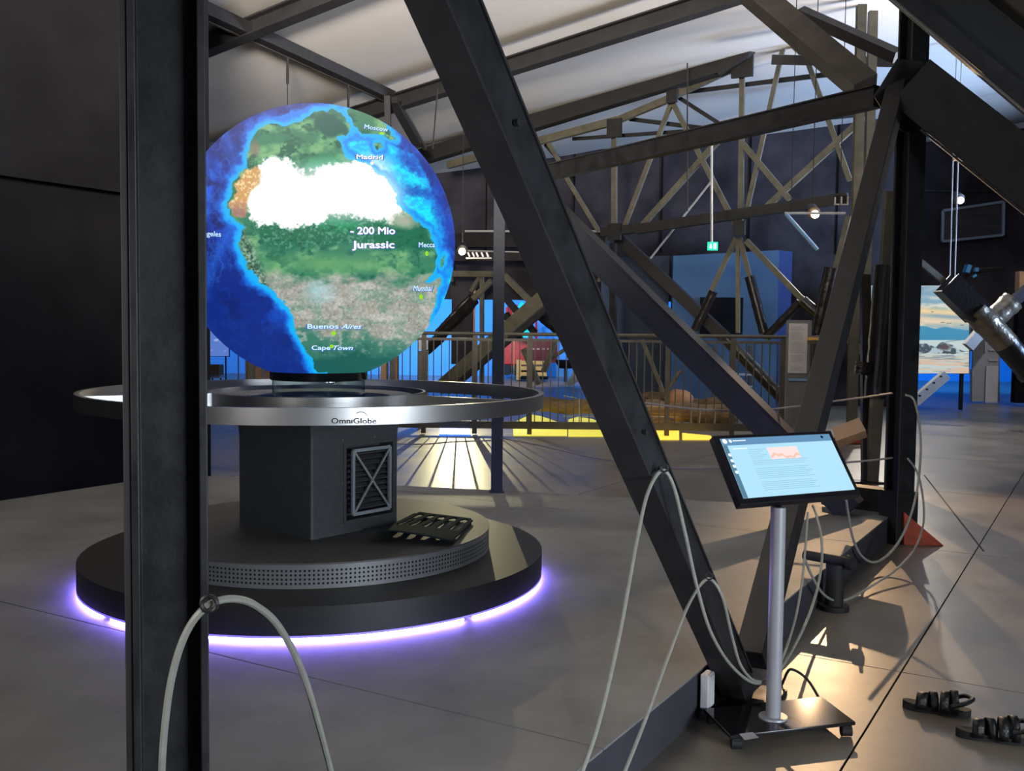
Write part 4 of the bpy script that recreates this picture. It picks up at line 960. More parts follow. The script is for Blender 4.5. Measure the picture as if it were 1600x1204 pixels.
# kraft card box behind brace B
cb = [at(x, y, 7.6) for x, y in ((1300, 668), (1342, 652), (1353, 672), (1306, 689))]
cbn = Vector((.1, .25, -.08))
cbx = MB().hexa([p for p in cb], [p + cbn for p in cb]).build('card_box', M['tan'])
tag(cbx, 'flat tan cardboard box strapped behind the brace above the touch screen', 'box')

# ------------------------------------------------------------------ ropes
def rope(pts, r, label, m='cable', hooks=(), grp=None):
    P = [at(x, y, Y) for x, y, Y in pts]
    o = MB().tube(spline(P, 8), r, 8).build('barrier_rope', M[m]); tag(o, label, 'rope', grp)
    for (x, y, Y) in hooks:
        c = at(x, y, Y); MB().tube([c + Vector((.012 * math.cos(k * PI / 6), 0.0, .012 * math.sin(k * PI / 6))) for k in range(13)], .0035, 6).build('eye_hook', M['steel'], o)
rope([(252, 1230, 1.5), (256, 1150, 1.5), (268, 1060, 1.5), (290, 990, 1.5), (322, 948, 1.5), (362, 935, 1.52), (402, 947, 1.56), (440, 985, 1.62), (480, 1070, 1.72), (524, 1230, 1.9)], .0058,
     'thick pale rope looping from the nearest column at lower left', hooks=[(327, 943, 1.49)])
rope([(900, 1230, 2.5), (935, 1130, 2.6), (968, 990, 2.8), (994, 850, 3.05), (1012, 770, 3.2), (1034, 735, 3.3), (1052, 758, 3.32), (1070, 830, 3.4), (1090, 920, 3.5), (1112, 990, 3.6), (1145, 1042, 3.75), (1182, 1067, 3.95), (1215, 1050, 4.2),
      (1246, 1000, 4.4), (1268, 950, 4.55), (1282, 895, 4.7), (1284, 845, 4.8), (1276, 806, 4.9), (1270, 790, 5.0)], .0062, 'long pale rope from the upper hook of the heavy brace, sagging past the kiosk pole', hooks=[(1038, 731, 3.28)])
rope([(966, 1230, 2.6), (1006, 1130, 2.8), (1046, 1020, 3.1), (1078, 940, 3.4), (1106, 904, 3.62), (1128, 930, 3.66), (1143, 990, 3.72), (1158, 1040, 3.8), (1183, 1064, 3.95), (1212, 1048, 4.15), (1236, 990, 4.4), (1250, 930, 4.6), (1258, 860, 4.8), (1262, 800, 4.9)], .0056,
     'pale rope from the lower hook of the heavy brace hanging toward the bottom edge', hooks=[(1108, 900, 3.6)])
rope([(1290, 628, 8.2), (1340, 622, 8.0), (1394, 614, 7.55)], .007, 'short upper rope stretched left from the far platform column', 'cabled')
rope([(1415, 617, 7.3), (1428, 625, 7.25), (1437, 665, 7.2), (1438, 720, 7.1), (1430, 780, 7.0), (1413, 830, 6.9), (1392, 862, 6.8), (1368, 878, 6.7), (1346, 868, 6.6), (1332, 838, 6.5), (1325, 800, 6.4), (1322, 780, 6.3)], .0085,
     'rope loop from the upper ring of the far column, hanging beside the orange wedge', hooks=[(1417, 616, 7.32)])
rope([(1322, 722, 6.6), (1360, 719, 7.0), (1394, 715, 7.45)], .007, 'short lower rope reaching the far column from behind the screen', 'cabled')
rope([(1418, 716, 7.3), (1432, 735, 7.2), (1441, 770, 7.1), (1443, 815, 7.0), (1430, 855, 6.8), (1402, 888, 6.5), (1362, 915, 6.2), (1326, 935, 5.9), (1304, 938, 5.75), (1284, 925, 5.6), (1268, 898, 5.5), (1257, 872, 5.4)], .0075,
     'pale rope from the lower ring of the far column sagging to the T-shaped post', hooks=[(1417, 717, 7.3)])
rope([(782, 684, 8.6), (840, 695, 8.2), (910, 711, 7.6), (1000, 726, 7.0), (1060, 731, 6.7), (1130, 731, 6.3)], .006, 'thin rope running right from the slim post toward the touch screen', 'cabled')
rope([(770, 688, 8.6), (710, 690, 8.8), (650, 694, 9.1), (560, 690, 9.3)], .006, 'thin rope running left from the slim post behind the globe table', 'cabled')
rope([(1000, 628, 8.4), (1060, 636, 8.4), (1120, 641, 8.4), (1180, 641, 8.3), (1240, 635, 8.2), (1284, 629, 8.2)], .008, 'grey rope crossing the navy brace above the touch screen', 'cabled')

# ------------------------------------------------------------------ sandals
def sandal(px, py, L_, ang, label):
    c = G(px, py, FZ); R_ = Matrix.Rotation(ang, 3, 'Z')
    s = empty('sandal', c, label, 'sandal', None)
    def T_(x, y, z): return R_ @ Vector((x, y, z)) + c
    n = 24
    def half(t): return .045 * (1 - .25 * math.exp(-((t - .42) / .16) ** 2)) * (max(0, math.sin(PI * min(max(t, .0), 1.0))) ** .38) * (1.08 if t > .5 else .95)
    top, bot = [], []
    for k in range(n + 1):
        t = k / n; x = (t - .5) * L_; lift = .012 * max(0, .35 - t) / .35 + .006 * max(0, t - .8) / .2
        for sgn in (1, -1):
            top.append(T_(x, sgn * max(half(t), .006), .026 + lift)); bot.append(T_(x, sgn * max(half(t), .006) * .97, .002))
    F = []
    m = len(top)
    for k in range(n):
        a = 2 * k
        F += [(a, a + 2, a + 3, a + 1), (m + a + 1, m + a + 3, m + a + 2, m + a), (a, m + a, m + a + 2, a + 2), (a + 1, a + 3, m + a + 3, m + a + 1)]
    F += [(0, 1, m + 1, m), (2 * n, m + 2 * n, m + 2 * n + 1, 2 * n + 1)]
    MB().add(top + bot, F).build('sole', M['rubber'], s, .002)
    def strap(t, wd, h, tilt=0):
        A, B = [], []
        for k in range(13):
            th = PI * k / 12; y = math.cos(th) * (half(t) + .004); z = .014 + math.sin(th) ** .8 * h
            x = (t - .5) * L_ + tilt * y
            A.append(T_(x - wd / 2, y, z)); B.append(T_(x + wd / 2, y, z))
        m_ = MB().add(A + B, [(k, k + 1, 13 + k + 1, 13 + k) for k in range(12)], True).build('strap', M['leather'], s, fix=False)
        q = m_.modifiers.new('solid', 'SOLIDIFY'); q.thickness = .005; q.offset = 0
    strap(.30, .045, .062, .2); strap(.45, .03, .070, -.2); strap(.62, .035, .078, .1); strap(.75, .028, .088, -.1)
    # heel strap
    H_ = [T_((.72 - .5) * L_ + .0, .046, .05), T_((.9 - .5) * L_, .05, .07), T_((1.0 - .5) * L_ + .004, 0, .078), T_((.9 - .5) * L_, -.05, .07), T_((.72 - .5) * L_, -.046, .05)]
    MB().tube(spline(H_, 6), .010, 8).build('heel_strap', M['leather'], s)
    for t in (.3, .62): MB().box(T_((t - .5) * L_, -.044, .05), (.018, .006, .022), R_).build('buckle', M['buckle'], s, .001)
sandal(1463, 1112, .27, math.radians(-22), 'left black strappy sandal on the floor right of the kiosk')
sandal(1552, 1155, .28, math.radians(-14), 'right black strappy sandal cut by the right edge of the frame')

# ------------------------------------------------------------------ railing and information post
RY = 15.2
def rz(px, py): return at(px, py, RY)
rl = empty('railing', (rz(830, 680).x, RY, FZ), 'olive steel railing with thin balusters behind the globe table', 'railing')
xa, xb = rz(366, 520).x, rz(1290, 525).x
zt_ = rz(830, 522).z; z2_ = rz(830, 530).z; zb_ = rz(830, 664).z
MB().tube([(xa, RY, zt_), (xb, RY, zt_)], .028, 10).build('handrail', M['rail'], rl)
MB().box(((xa + xb) / 2, RY, z2_ - .01), (xb - xa, .04, .04)).build('upper_rail', M['rail'], rl)
MB().box(((xa + xb) / 2, RY, zb_), (xb - xa, .05, .11)).build('kick_rail', M['rail'], rl)
pm_ = None
for px in (392, 440, 500, 560, 612, 662, 742, 828, 950, 1043, 1145, 1222, 1284):
    p = rz(px, 600)
    MB().box((p.x, RY + .01, (zt_ + FZ) / 2 + .005), (.07, .05, zt_ - FZ - .02)).build('post', M['rail'], rl)
bal = None; x = xa + .06; k = 0
while x < xb:
    if bal is None:
        bal = MB().box((0, RY - .002, (z2_ + zb_) / 2), (.016, .016, z2_ - zb_ - .04)).build('baluster', M['rail'], rl); bal_x = x
        base_me = bal.data; bpy.data.objects.remove(bal)
    o = bpy.data.objects.new('baluster', base_me); COL.objects.link(o); o.location = (x, 0, 0); o.parent = rl; o.matrix_parent_inverse = Matrix.Translation(-Vector(rl.location))
    x += .118; k += 1
# second return of the railing toward the info post (wood-topped)
ip = at(1246, 600, 14.4)
info = empty('info_post', (ip.x, 14.4, FZ), 'tall grey panel with a white text sheet at the right end of the railing', 'sign')
def face(name, parent, x0, y0, x1, y1, Y, m, th=.01):
    a, b = at(x0, y0, Y), at(x1, y1, Y)
    return MB().box(((a.x + b.x) / 2, Y, (a.z + b.z) / 2), (abs(b.x - a.x), th, abs(a.z - b.z))).build(name, M[m] if isinstance(m, str) else m, parent)
zt2 = at(1246, 500, 14.4).z
MB().box((ip.x, 14.4, (zt2 + FZ) / 2 + .003), (.34, .08, zt2 - FZ - .006)).build('panel', M['grey'], info)
face('text_sheet', info, 1233, 505, 1260, 583, 14.35, 'paper')
face('label_strip', info, 1232, 591, 1260, 595, 14.35, 'paleblue')
ln = MB()
for k in range(30):
    if k in (3, 9, 18, 24, 25, 26): continue
    a, b = at(1235.5, 510 + k * 2.35, 14.343), at(1252 + (k * 7 % 5) * 1.2, 510 + k * 2.35 + .7, 14.343)
    ln.box(((a.x + b.x) / 2, 14.343, (a.z + b.z) / 2), (b.x - a.x, .001, a.z - b.z))
ln.build('text_lines', M['ink'], info)['kind'] = 'stuff'
wr = empty('tension_rods', (at(1273, 600, 14.2).x, 14.2, FZ), 'row of thin steel rods beside the grey info panel', 'rods')
for k in range(5):
    a, b = at(1266 + k * 4, 536, 14.2), at(1264 + k * 4.4, 646, 14.2); MB().tube([a, b], .009, 6).build('rod', M['rail'], wr)
    MB().box(at(1266 + k * 4, 633, 14.18), (.028, .02, .18)).build('clamp', M['stone'], wr)
face('top_bar', wr, 1262, 532, 1286, 537, 14.2, 'rail', .05); MB().box(at(1274, 529, 14.3), (.22, .06, .04)).build('handrail_end', M['pine'], wr); MB().box((at(1273, 640, 14.2).x, 14.2, (at(1273, 655, 14.2).z + FZ) / 2), (.2, .08, at(1273, 655, 14.2).z - FZ)).build('foot', M['steel'], wr)

# ------------------------------------------------------------------ excavation display beyond the railing
def flat(name, px, z, th, m, label=None, cat=None, grp=None):
    P = [G(x, y, z) for x, y in px]; o = MB().prism([tuple(p[:2]) for p in P], z - th, z).build(name, M[m])
    if label: tag(o, label, cat, grp)
    return o
flat('floor_glow', [(802, 680), (886, 680), (886, 664), (846, 650), (829, 647), (802, 660)], -.185, .01, 'yellow_glow', 'yellow light on the floor made as a glowing sheet under the railing, nearest the ring table', 'floor glow')  # emissive sheets stand in for coloured light on the floor
flat('floor_glow', [(888, 681), (950, 681), (948, 664), (925, 654), (903, 651), (888, 655)], -.185, .01, 'yellow_glow', 'yellow light on the floor made as a glowing sheet directly left of the heavy brace', 'floor glow')
flat('floor_glow', [(1000, 686), (1061, 686), (1061, 666), (1030, 664), (1000, 662)], -.185, .01, 'amber_glow', 'amber light on the floor made as a glowing sheet just right of the heavy brace', 'floor glow')
flat('floor_glow', [(1066, 686), (1114, 686), (1110, 680), (1066, 676)], -.185, .01, 'amber_glow', 'short amber floor light made as a glowing sheet left of the touch screen corner', 'floor glow')
flat('floor_glow', [(686, 680), (736, 680), (731, 656), (688, 656)], -.185, .01, 'blue_glow', 'blue light on the floor made as a glowing sheet seen under the ring table edge', 'floor glow')
def log(x0, y0, x1, y1, Y0, Y1, r, label):
    a, b = at(x0, y0, Y0), at(x1, y1, Y1); pts = [a + (b - a) * k / 10 + Vector((0, 0, .02 * math.sin(k * 1.7))) for k in range(11)]
    rg = random.Random(int(x0)); o = MB().tube(pts, [r * (1 + .12 * (rg.random() - .5)) for _ in pts], 12).build('timber', M['timber']); tag(o, label, 'timber', 'old timbers behind the railing')
log(840, 632, 1010, 640, 17.6, 17.2, .13, 'weathered timber lying behind the railing left of the navy brace')
log(990, 622, 1048, 620, 19.5, 19.0, .12, 'upper weathered timber ending at the round stone')
log(1010, 640, 1150, 650, 16.8, 16.6, .17, 'thick weathered timber lying below the navy brace')
log(955, 650, 1052, 662, 16.2, 15.8, .10, 'dark lower timber sloping toward the amber strip')
log(1060, 634, 1190, 632, 18.6, 18.2, .14, 'rear timber passing behind the navy brace')
st_c = at(1062, 624, 17.9); sm2 = bmesh.new(); bmesh.ops.create_icosphere(sm2, subdivisions=3, radius=.24)
for v in sm2.verts: v.co *= 1 + .16 * (vnoise(np.array([v.co.x * 9 + 5]), np.array([v.co.y * 9 + v.co.z * 7]), 3)[0] - .5); v.co.z *= .8
me = bpy.data.meshes.new('boulder'); sm2.to_mesh(me); sm2.free(); me.materials.append(M['stone'])
o = bpy.data.objects.new('boulder', me); COL.objects.link(o); o.location = st_c; tag(o, 'tan rounded boulder resting on the timbers behind the railing', 'boulder')
lg = empty('low_guard', at(1060, 660, 15.9), 'low thin wire guard in front of the timbers', 'guard rail')
for (p, q) in (((990, 633), (1118, 639)), ((1118, 639), (1116, 672)), ((1000, 650), (1060, 651)), ((880, 618), (902, 622)), ((880, 650), (1000, 650)), ((1095, 639), (1092, 670)), ((1080, 639), (1080, 668)), ((905, 622), (905, 660))):
    MB().tube([at(*p, 15.75), at(*q, 15.75)], .009, 6).build('wire', M['cabled'], lg)
# trolley and shelves far behind
sh_ = empty('shelf_rack', at(1130, 590, 20), 'low grey rack with two shelves in front of the blue display wall', 'rack')
for y in (583, 601): face('shelf', sh_, 1112, y, 1172, y + 3, 19.6, 'lightgrey', .4)
for x in (1114, 1141, 1170): face('post', sh_, x, 540, x + 3, 640, 19.6, 'rail', .05)

# hall contents beyond
def thing_box(name, x0, y0, x1, y1, Y, m, label, cat, th=.3, grp=None):
    o = empty(name, at((x0 + x1) / 2, y1, Y), label, cat, grp); face('body', o, x0, y0, x1, y1, Y, m, th); return o
hb_ = thing_box('hanging_board', 706, 447, 741, 569, 21.2, 'hangboard' if 'hangboard' in M else 'bulk', 'tall dark board hanging behind the railing right of the globe', 'board', .05)
face('edge_strip', hb_, 740, 448, 742, 569, 21.15, 'darkred', .03)
pl_ = thing_box('display_plinth', 654, 548, 668, 665, 16.6, 'khaki', 'slim olive plinth with white top between the globe and the dark board', 'plinth', .2); face('white_top', pl_, 654, 524, 668, 546, 16.6, 'white', .2)  # white upper block above the olive body
cr_ = empty('pine_crate', at(831, 592, 31), 'slatted pine crate standing on the hall floor behind the railing', 'crate')
for y in (563, 572, 581): face('slat', cr_, 813, y, 854, y + 6.5, 31, 'pine', .08)
face('side', cr_, 807, 562, 814, 593, 31.2, 'pine', .5); face('back', cr_, 814, 564, 854, 590, 31.4, 'timber', .03); face('skid', cr_, 813, 588, 856, 592, 31.1, 'wall', .5)
rd = empty('red_cart', at(840, 590, 32.5), 'red wheeled cart with tubular frame behind the pine crate', 'cart')
face('chest', rd, 826, 531, 870, 566, 32.4, 'darkred', .8); face('seat', rd, 786, 528, 824, 568, 32.6, 'red', .8)
for (p, q) in (((852, 482), (866, 480)), ((866, 480), (866, 504)), ((852, 482), (864, 502)), ((838, 498), (838, 530)), ((794, 476), (812, 478)), ((794, 476), (800, 500)), ((812, 478), (816, 498)), ((828, 524), (868, 522)), ((786, 570), (822, 570)), ((786, 578), (808, 578))):
    MB().tube([at(*p, 32.3), at(*q, 32.3)], .035, 8).build('tube_frame', M['red'], rd)
face('mudguard', rd, 790, 480, 806, 496, 32.5, 'red', .3)
for x in (792, 806): 
    c = at(x, 578, 32.2); MB().tube([c, c + Vector((0, .15, 0))], .18, 16).build('wheel', M['rubber'], rd)
for k in range(4): MB().box(at(833 + k * 8, 545, 31.98), (.09, .01, .05)).build('emblem', M['tan'], rd)
for i, (x, y, s_, lab) in enumerate(((821, 520, .16, 'teal cone lamp low beside the red cart'), (815, 480, .13, 'teal lamp above the red cart'))):
    c = at(x, y, 32.0); tl = tag(MB().lathe([(.02, .18), (.10 + s_, -.1), (.10 + s_, -.14), (.01, -.12)], c, 20).build('cone_lamp', M['teal']), lab, 'lamp')
lmp = at(804, 492, 31.8); tag(MB().tube([lmp - Vector((0, 0, .1)), Vector((lmp.x, lmp.y, FZ + .01))], .012, 6).lathe([(.03, .14), (.09, .0), (.05, -.1), (.001, -.1)], lmp, 16).build('candle_figure', M['pine']), 'small golden figure glowing in front of the red cart', 'figure')
bt_ = empty('round_tub', at(884, 575, 31), 'dark round tub with blue lit rim near the heavy brace', 'tub'); c = at(884, 575, 31)
MB().tube([c + Vector((0, 0, -.5)), c], .05, 8).build('stand', M['steel'], bt_); MB().lathe([(.001, -.02), (.20, .0), (.30, .16), (.32, .25), (.29, .25), (.18, .05)], c, 28, closed=False).build('bowl', M['wall'], bt_)
sl = [at(x, y, 28) for x, y in ((899, 562), (912, 590), (890, 604), (884, 600), (894, 585))]
tag(MB().add(sl + [p + Vector((0, .05, 0)) for p in sl], [tuple(range(5)), tuple(reversed(range(5, 10)))] + [(i, (i + 1) % 5, 5 + (i + 1) % 5, 5 + i) for i in range(5)]).build('white_tarp', M['sail']), 'pale folded tarp hanging just left of the heavy brace', 'tarp')
# sky picture boards
def picture(name, px, Y, rgbfn, w_, h_, label, strength=.9, nm='print'):
    o = empty(name, at((px[0] + px[2]) / 2, px[3], Y), label, 'picture')
    yy, xx = np.mgrid[0:h_, 0:w_]; a = rgbfn(xx / w_, 1 - (yy + .5) / h_)
    a = np.clip(a, 0, 1); l_ = np.where(a <= .04045, a / 12.92, ((a + .055) / 1.055) ** 2.4)
    im_ = bpy.data.images.new(name, w_, h_, float_buffer=True); im_.colorspace_settings.name = im.colorspace_settings.name
    im_.pixels.foreach_set(np.dstack([l_, np.ones((h_, w_))]).astype(np.float32).ravel()); im_.update(); im_.pack()
    m_ = bpy.data.materials.new(name); m_.use_nodes = True; nt_ = m_.node_tree; t_ = nt_.nodes.new('ShaderNodeTexImage'); t_.image = im_
    uv_ = nt_.nodes.new('ShaderNodeUVMap'); nt_.links.new(uv_.outputs[0], t_.inputs[0]); bb = nt_.nodes['Principled BSDF']; bb.inputs['Base Color'].default_value = (.02, .02, .02, 1); bb.inputs['Roughness'].default_value = .5
    nt_.links.new(t_.outputs[0], bb.inputs['Emission Color']); bb.inputs['Emission Strength'].default_value = strength
    P = [at(px[0], px[3], Y), at(px[2], px[3], Y), at(px[2], px[1], Y), at(px[0], px[1], Y)]
    m2 = bpy.data.meshes.new('print'); m2.from_pydata([p - Vector((0, .03, 0)) for p in P], [], [(0, 1, 2, 3)]); u_ = m2.uv_layers.new(name='UVMap'); u_.data.foreach_set('uv', [0, 0, 1, 0, 1, 1, 0, 1]); m2.materials.append(m_)
    q_ = bpy.data.objects.new('print', m2); COL.objects.link(q_); q_.parent = o; q_.matrix_parent_inverse = Matrix.Translation(-Vector(o.location))
    face('backing', o, px[0] - 1, px[1] - 1, px[2] + 1, px[3] + 1, Y, 'steel', .05); return o
def whale(u, v):   # v: 0 top .. 1 bottom
    n = fbm(u * 6 + 3, v * 22, 5, 5); c = np.ones(u.shape + (3,)) * C8(120, 160, 172)
    c = lerp(c, C8(206, 206, 190), (n - .45) * 4); c = lerp(c, C8(110, 140, 156), np.clip((.22 - v) * 5, 0, 1) * .6)
    gl = np.exp(-((v - .24 - .10 * u) / .05) ** 2); c = lerp(c, C8(252, 206, 120), gl * (1.0 - .3 * n)); c = lerp(c, C8(246, 208, 158), np.exp(-((v - .38) / .08) ** 2) * .8)
    c = lerp(c, C8(120, 150, 160), np.exp(-((v - .29 - .08 * u) / .025) ** 2) * np.clip((u - .35) * 3, 0, 1) * .9)
    mt = .50 - .045 * np.exp(-((u - .52) / .12) ** 2) - .03 * np.exp(-((u - .78) / .09) ** 2) - .03 * np.exp(-((u - .1) / .14) ** 2) + .01 * np.sin(u * 40) * .3
    c = lerp(c, C8(44, 132, 168), np.clip((v - mt) * 160, 0, 1)); c = lerp(c, C8(96, 178, 200), np.clip((v - mt) * 8, 0, 1) * np.clip((.62 - u - (v - .5)) * 4, 0, 1) * .5)
    c = lerp(c, C8(190, 208, 204), np.clip((v - .615) * 160, 0, 1)); c = lerp(c, C8(214, 186, 160), np.clip((v - .76) * 9, 0, 1) * np.clip((fbm(u * 4, v * 60, 9, 4) - .35) * 5, 0, 1))
    c = lerp(c, C8(120, 132, 138), np.clip((fbm(u * 5 + 9, v * 80, 12, 4) - .56) * 9, 0, 1) * (v > .74) * .8)
    W1 = [(.27, .57), (.33, .60), (.43, .70), (.50, .66), (.60, .66), (.66, .70), (.74, .64), (.84, .68), (.90, .73), (.98, .745), (.86, .78), (.60, .765), (.42, .78), (.34, .78), (.28, .68)]
    d_ = sd(W1, u + (fbm(u * 30, v * 30, 2, 3) - .5) * .03, v + (fbm(u * 30, v * 30, 22, 3) - .5) * .02)
    wc = np.ones(u.shape + (3,)) * C8(62, 70, 78); wc = lerp(wc, C8(170, 190, 196), np.clip((fbm(u * 26, v * 30, 33, 4) - .5) * 8, 0, 1)); wc = lerp(wc, C8(206, 140, 136), np.clip(1.3 - np.hypot((u - .30) / .028, (v - .63) / .045), 0, 1))
    wc = lerp(wc, C8(78, 60, 52), np.clip(1.4 - np.hypot((u - .76) / .06, (v - .70) / .035), 0, 1))
    k = np.clip(.5 - d_ * 160, 0, 1); c = c * (1 - k[..., None]) + wc * k[..., None]
    c = lerp(c, C8(104, 120, 124), np.clip(1 - np.abs(v - (.66 - .05 * np.sqrt(np.clip((u - .74) * 4, 0, 1)))) * 130, 0, 1) * ((u > .76) & (u < .94)))
    for (bx, by, s_) in ((.46, .445, .035), (.64, .30, .012), (.74, .42, .02), (.80, .43, .025), (.93, .45, .02), (.40, .06, .02)):
        c = lerp(c, C8(58, 56, 58), np.clip(1 - np.abs(v - by + .35 * np.abs(np.abs(u - bx) - s_ * .5)) * 170, 0, 1) * (np.abs(u - bx) < s_))
    return c
wp = picture('whale_picture', (1354, 446, 1513, 583), 20.8, whale, 320, 280, 'large glowing picture of a whale surfacing under an orange sky', .9)  # emission stands in for light falling on the print
for x in (1372, 1500): face('leg', wp, x, 583, x + 3, at and 640, 20.9, 'steel', .06)
def skyp(u, v): c = np.ones(u.shape + (3,)) * C8(150, 190, 190); return lerp(lerp(c, C8(220, 236, 200), np.exp(-((v - .25) / .12) ** 2)), C8(96, 150, 190), (v - .5) * 1.5 + .3 * fbm(u * 5, v * 8, 3, 4))
skp = picture('sky_picture', (922, 469, 958, 512), 30, skyp, 64, 64, 'pale green sky picture between the heavy brace and the navy brace', .7)
for x in (926, 952): face('leg', skp, x, 512, x + 2, 598, 30.05, 'steel', .05)
def sea2(u, v): c = np.ones(u.shape + (3,)) * C8(96, 132, 214); return lerp(c, C8(170, 190, 240), np.clip((fbm(u * 5, v * 9, 3, 4) - .55) * 6, 0, 1))
sep = picture('sea_picture', (290, 512, 358, 556), 26, sea2, 64, 64, 'violet blue picture board low at left of the globe', .8)
for x in (296, 352): face('leg', sep, x, 556, x + 2, 612, 26.05, 'steel', .05)
ct = empty('museum_case', at(335, 598, 25), 'brown topped display case below the violet picture', 'case'); face('body', ct, 300, 569, 346, 586, 25, 'timber', .4); face('plinth', ct, 300, 587, 348, 590, 25, 'lightgrey', .5)
for x in (331, 344): face('leg', ct, x, 590, x + 2, 601, 25, 'steel', .05)
wt = thing_box('white_cabinet', 961, 497, 973, 600, 29, 'white', 'narrow white cabinet behind the navy brace', 'cabinet', .4); face('door', wt, 962, 499, 972, 528, 28.78, 'lightgrey', .02)
for i, (x0, x1, mm_, lab) in enumerate(((386, 396, 'stone', 'tan draped figure stand behind the left part of the globe'), (399, 412, 'tan', 'pale stone stele behind the left part of the globe'), (414, 428, 'stone', 'carved tan block behind the lower left of the globe'), (596, 606, 'tan', 'pale upright stele right below the globe'), (612, 622, 'stone', 'tan carved stone behind the railing right of the globe'))):
    s_ = thing_box('stele', x0, 562 if i < 3 else 556, x1, 604, 22 + i * .7, mm_, lab, 'stele', .3); face('plinth', s_, x0 - 2, 604, x1 + 2, 614, 22 + i * .7, 'steel', .4)

# right side totem, dark column, picture frame on the wall
tt = empty('display_totem', (at(1540, 627, 23.4).x, 23.4, FZ), 'tall light grey panel with a white text sheet right of the whale picture', 'sign')
tq = [at(x, y, 23.4) for x, y in ((1519, 627), (1519, 578), (1539, 552), (1539, 505), (1562, 505), (1562, 627))]
tm = MB().add(tq + [p + Vector((0, .12, 0)) for p in tq], [tuple(range(6)), tuple(reversed(range(6, 12)))] + [(i, (i + 1) % 6, 6 + (i + 1) % 6, 6 + i) for i in range(6)]).build('panel', M['lightgrey'], tt)
face('dark_panel', tt, 1521, 508, 1539, 575, 23.5, 'grey', .05); face('text_sheet', tt, 1541, 571, 1558, 629, 23.33, 'paper', .02); face('slot', tt, 1545, 545, 1559, 547.5, 23.35, 'white', .02); face('slot', tt, 1545, 561, 1559, 563.5, 23.35, 'white', .02)
dc = empty('partition_post', (at(1597, 629, 22.5).x, 22.5, FZ), 'black post with a tan top at the right edge of the frame', 'post'); face('shaft', dc, 1589, 456, 1602, 629, 22.5, 'wall', .2); face('cap', dc, 1590, 424, 1603, 455, 22.5, 'tan', .2)
fr_ = empty('wall_frame', at(1520, 345, 24.9), 'long pale-edged frame high on the dark end wall', 'frame')
fc = [at(x, y, 24.85) for x, y in ((1472, 377), (1567, 367), (1568, 315), (1473, 329))]
for i in range(4): beam(MB(), fc[i], fc[(i + 1) % 4], .06, .06).build('edge', M['palegrey'], fr_)
MB().add([p + Vector((0, .03, 0)) for p in fc], [(0, 1, 2, 3)]).build('board', mat('brown_board', (.06, .05, .045, 1), .7, noise=.4, scale=3, stretch=(.3, 1, 8)), fr_, fix=False)
# CCTV
cc_ = empty('security_camera', at(1515, 420, 24.5), 'pale blue security camera on a wall arm', 'camera')
MB().box(at(1511, 420, 24.3), (.10, .22, .20), Matrix.Rotation(.3, 3, 'Y')).build('housing', M['camblue'], cc_, .01); MB().box(at(1525, 421, 24.4), (.09, .1, .09)).build('joint_box', M['camblue'], cc_); MB().box(at(1522, 431, 24.4), (.10, .08, .06), Matrix.Rotation(-.6, 3, 'Y')).build('visor', M['camblue'], cc_)
MB().tube([at(1529, 420, 24.5), at(1565, 417, 24.7), at(1571, 410, 24.97)], .018, 8).build('arm', M['rail'], cc_)
# spot lamps
def spot(px, py, Y, m, label, rb, up=.35):
    c = at(px, py, Y); s_ = empty('spot_lamp', c + Vector((0, .1, 0)), label, 'lamp')
    b2 = bmesh.new(); bmesh.ops.create_uvsphere(b2, u_segments=16, v_segments=10, radius=rb); me_ = bpy.data.meshes.new('bulb'); b2.to_mesh(me_); b2.free(); me_.materials.append(M[m]); me_.polygons.foreach_set('use_smooth', [True] * len(me_.polygons))
    q = bpy.data.objects.new('bulb', me_); COL.objects.link(q); q.location = c - Vector((0, .02, 0)); q.parent = s_; q.matrix_parent_inverse = Matrix.Translation(-Vector(s_.location))
    e = Vector((0, 1, .55)).normalized(); MB().tube([c + e * .03, c + e * .06, c + e * .22], [.035, rb * 1.7, rb * 1.5], 16).build('housing', M['steel'], s_); MB().tube([c + e * .14, c + Vector((0, .12, up))], .012, 6).build('bracket', M['steel'], s_)
    t_ = c + Vector((0, .12, up)); MB().tube([t_, Vector((t_.x, t_.y, min(t_.z + 6, CZ(t_.dot(VD)))))], .007, 5).build('cable', M['rubber'], s_)
spot(722, 393, 17.7, 'bulb', 'bright warm spot lamp just right of the globe', .06); spot(1273, 335, 14.3, 'bulb_o', 'glowing orange spot lamp hanging under the level rod', .055, .12)
spot(1345, 347, 15, 'bulb_w', 'dim spot lamp between the twin column and the far platform column', .05); spot(1500, 313, 20, 'bulb_w', 'small spot lamp hanging in front of the framed board', .07)
fx = empty('louvre_light', at(748, 396, 17.3), 'slatted ceiling fitting beside the bright warm lamp', 'lamp')
for k, x in enumerate((731, 738, 744, 752, 760)): beam(MB(), at(x, 394, 17.3), at(x + 3, 401, 17.3), .03, .05).build('slat', M['white'], fx)
face('frame', fx, 728, 402, 768, 404, 17.3, 'white', .1)
tube1 = empty('rod_bracket', at(1270, 332, 14.2), 'level rod with a pale slanting tube under the truss near the orange lamp', 'bracket')
[MB().tube([at(x, 333, 14.2), Vector((at(x, 333, 14.2).x, 14.2, CZ(at(x, 333, 14.2).dot(VD))))], .006, 5).build('cable', M['rubber'], tube1) for x in (1236, 1312)]
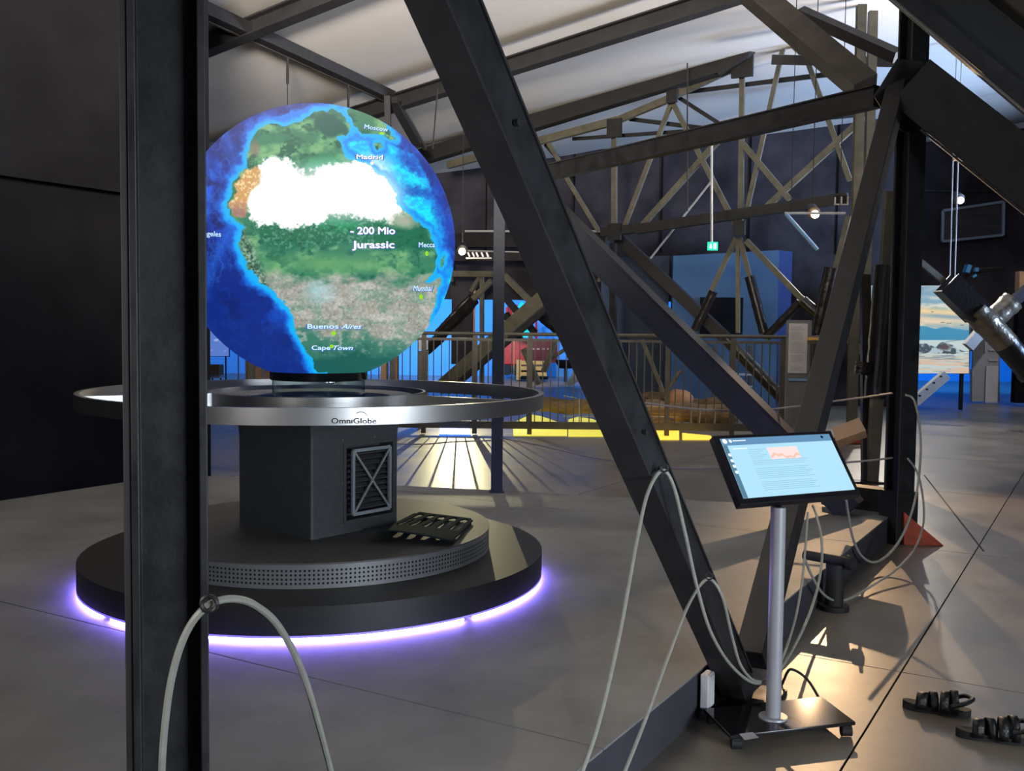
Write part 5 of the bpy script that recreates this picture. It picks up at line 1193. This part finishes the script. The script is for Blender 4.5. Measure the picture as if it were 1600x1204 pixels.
MB().tube([at(1226, 333, 14.2), at(1321, 333, 14.2)], .018, 8).build('rod', M['lightgrey'], tube1); MB().tube([at(1228, 334, 14.2), at(1277, 390, 14.2)], .028, 10).build('slanting_tube', M['paleblue'], tube1)
eb = empty('junction_box', at(1314, 313, 14.6), 'small dark box with pale frame beside the twin column', 'box'); face('body', eb, 1304, 306, 1325, 319, 14.7, 'steel', .1)
for (a, b) in (((1304, 308), (1305, 320)), ((1314, 307), (1315, 319)), ((1324, 306), (1325, 318)), ((1304, 318), (1325, 320))): face('frame', eb, a[0], a[1], b[0] + .6, b[1] + .2, 14.6, 'lightgrey', .02)
ex = empty('exit_sign', at(1113, 384, 15.9), 'small green emergency exit sign hanging on a white rod', 'sign'); face('box', ex, 1106, 378, 1121, 391, 15.9, 'exit', .05)
def exs(pts): 
    P = [at(x, y, 15.865) for x, y in pts]; MB().add(P, [tuple(range(len(P)))]).build('pictogram', M['exitw'], ex, fix=False)
exs([(1109, 382), (1110.5, 380.5), (1112, 382), (1111, 383.5), (1112.5, 385), (1111.5, 388), (1110.3, 388), (1111, 385.5), (1109, 388), (1108.3, 387.4), (1109.8, 384)]); exs([(1115, 380), (1119, 380), (1119, 388.5), (1115, 388.5)])
for (x0, x1, lab) in ((1490, 1522, 'short tan lamp bar hung high in front of the dark wall'), (1573, 1606, 'short tan lamp bar hung high at the right edge of the frame')):
    hb2 = empty('lamp_bar', at(x0, 249, 16), lab, 'bar'); MB().tube([at(x0, 249, 16), at(x1, 250, 16)], .025, 8).build('bar', M['tan'], hb2)
    for xx in (x0 + 2, x0 + 9): MB().tube([at(xx, 249, 16), at(xx + (-2 if xx == x0 + 9 else 0), 236, 16)], .008, 5).build('wire', M['lightgrey'], hb2)
for x, lab in ((1489, 'left one of two pale wires hanging in front of the framed board'), (1497, 'right one of two pale wires hanging in front of the framed board')):
    _q = at(x, 252, 17); tag(MB().tube([Vector((_q.x, _q.y, CZ(_q.dot(VD)))), _q, at(x - 5, 432, 17)], .011, 6).build('hanging_wire', M['lightgrey']), lab, 'wire')
bpy.context.view_layer.update()
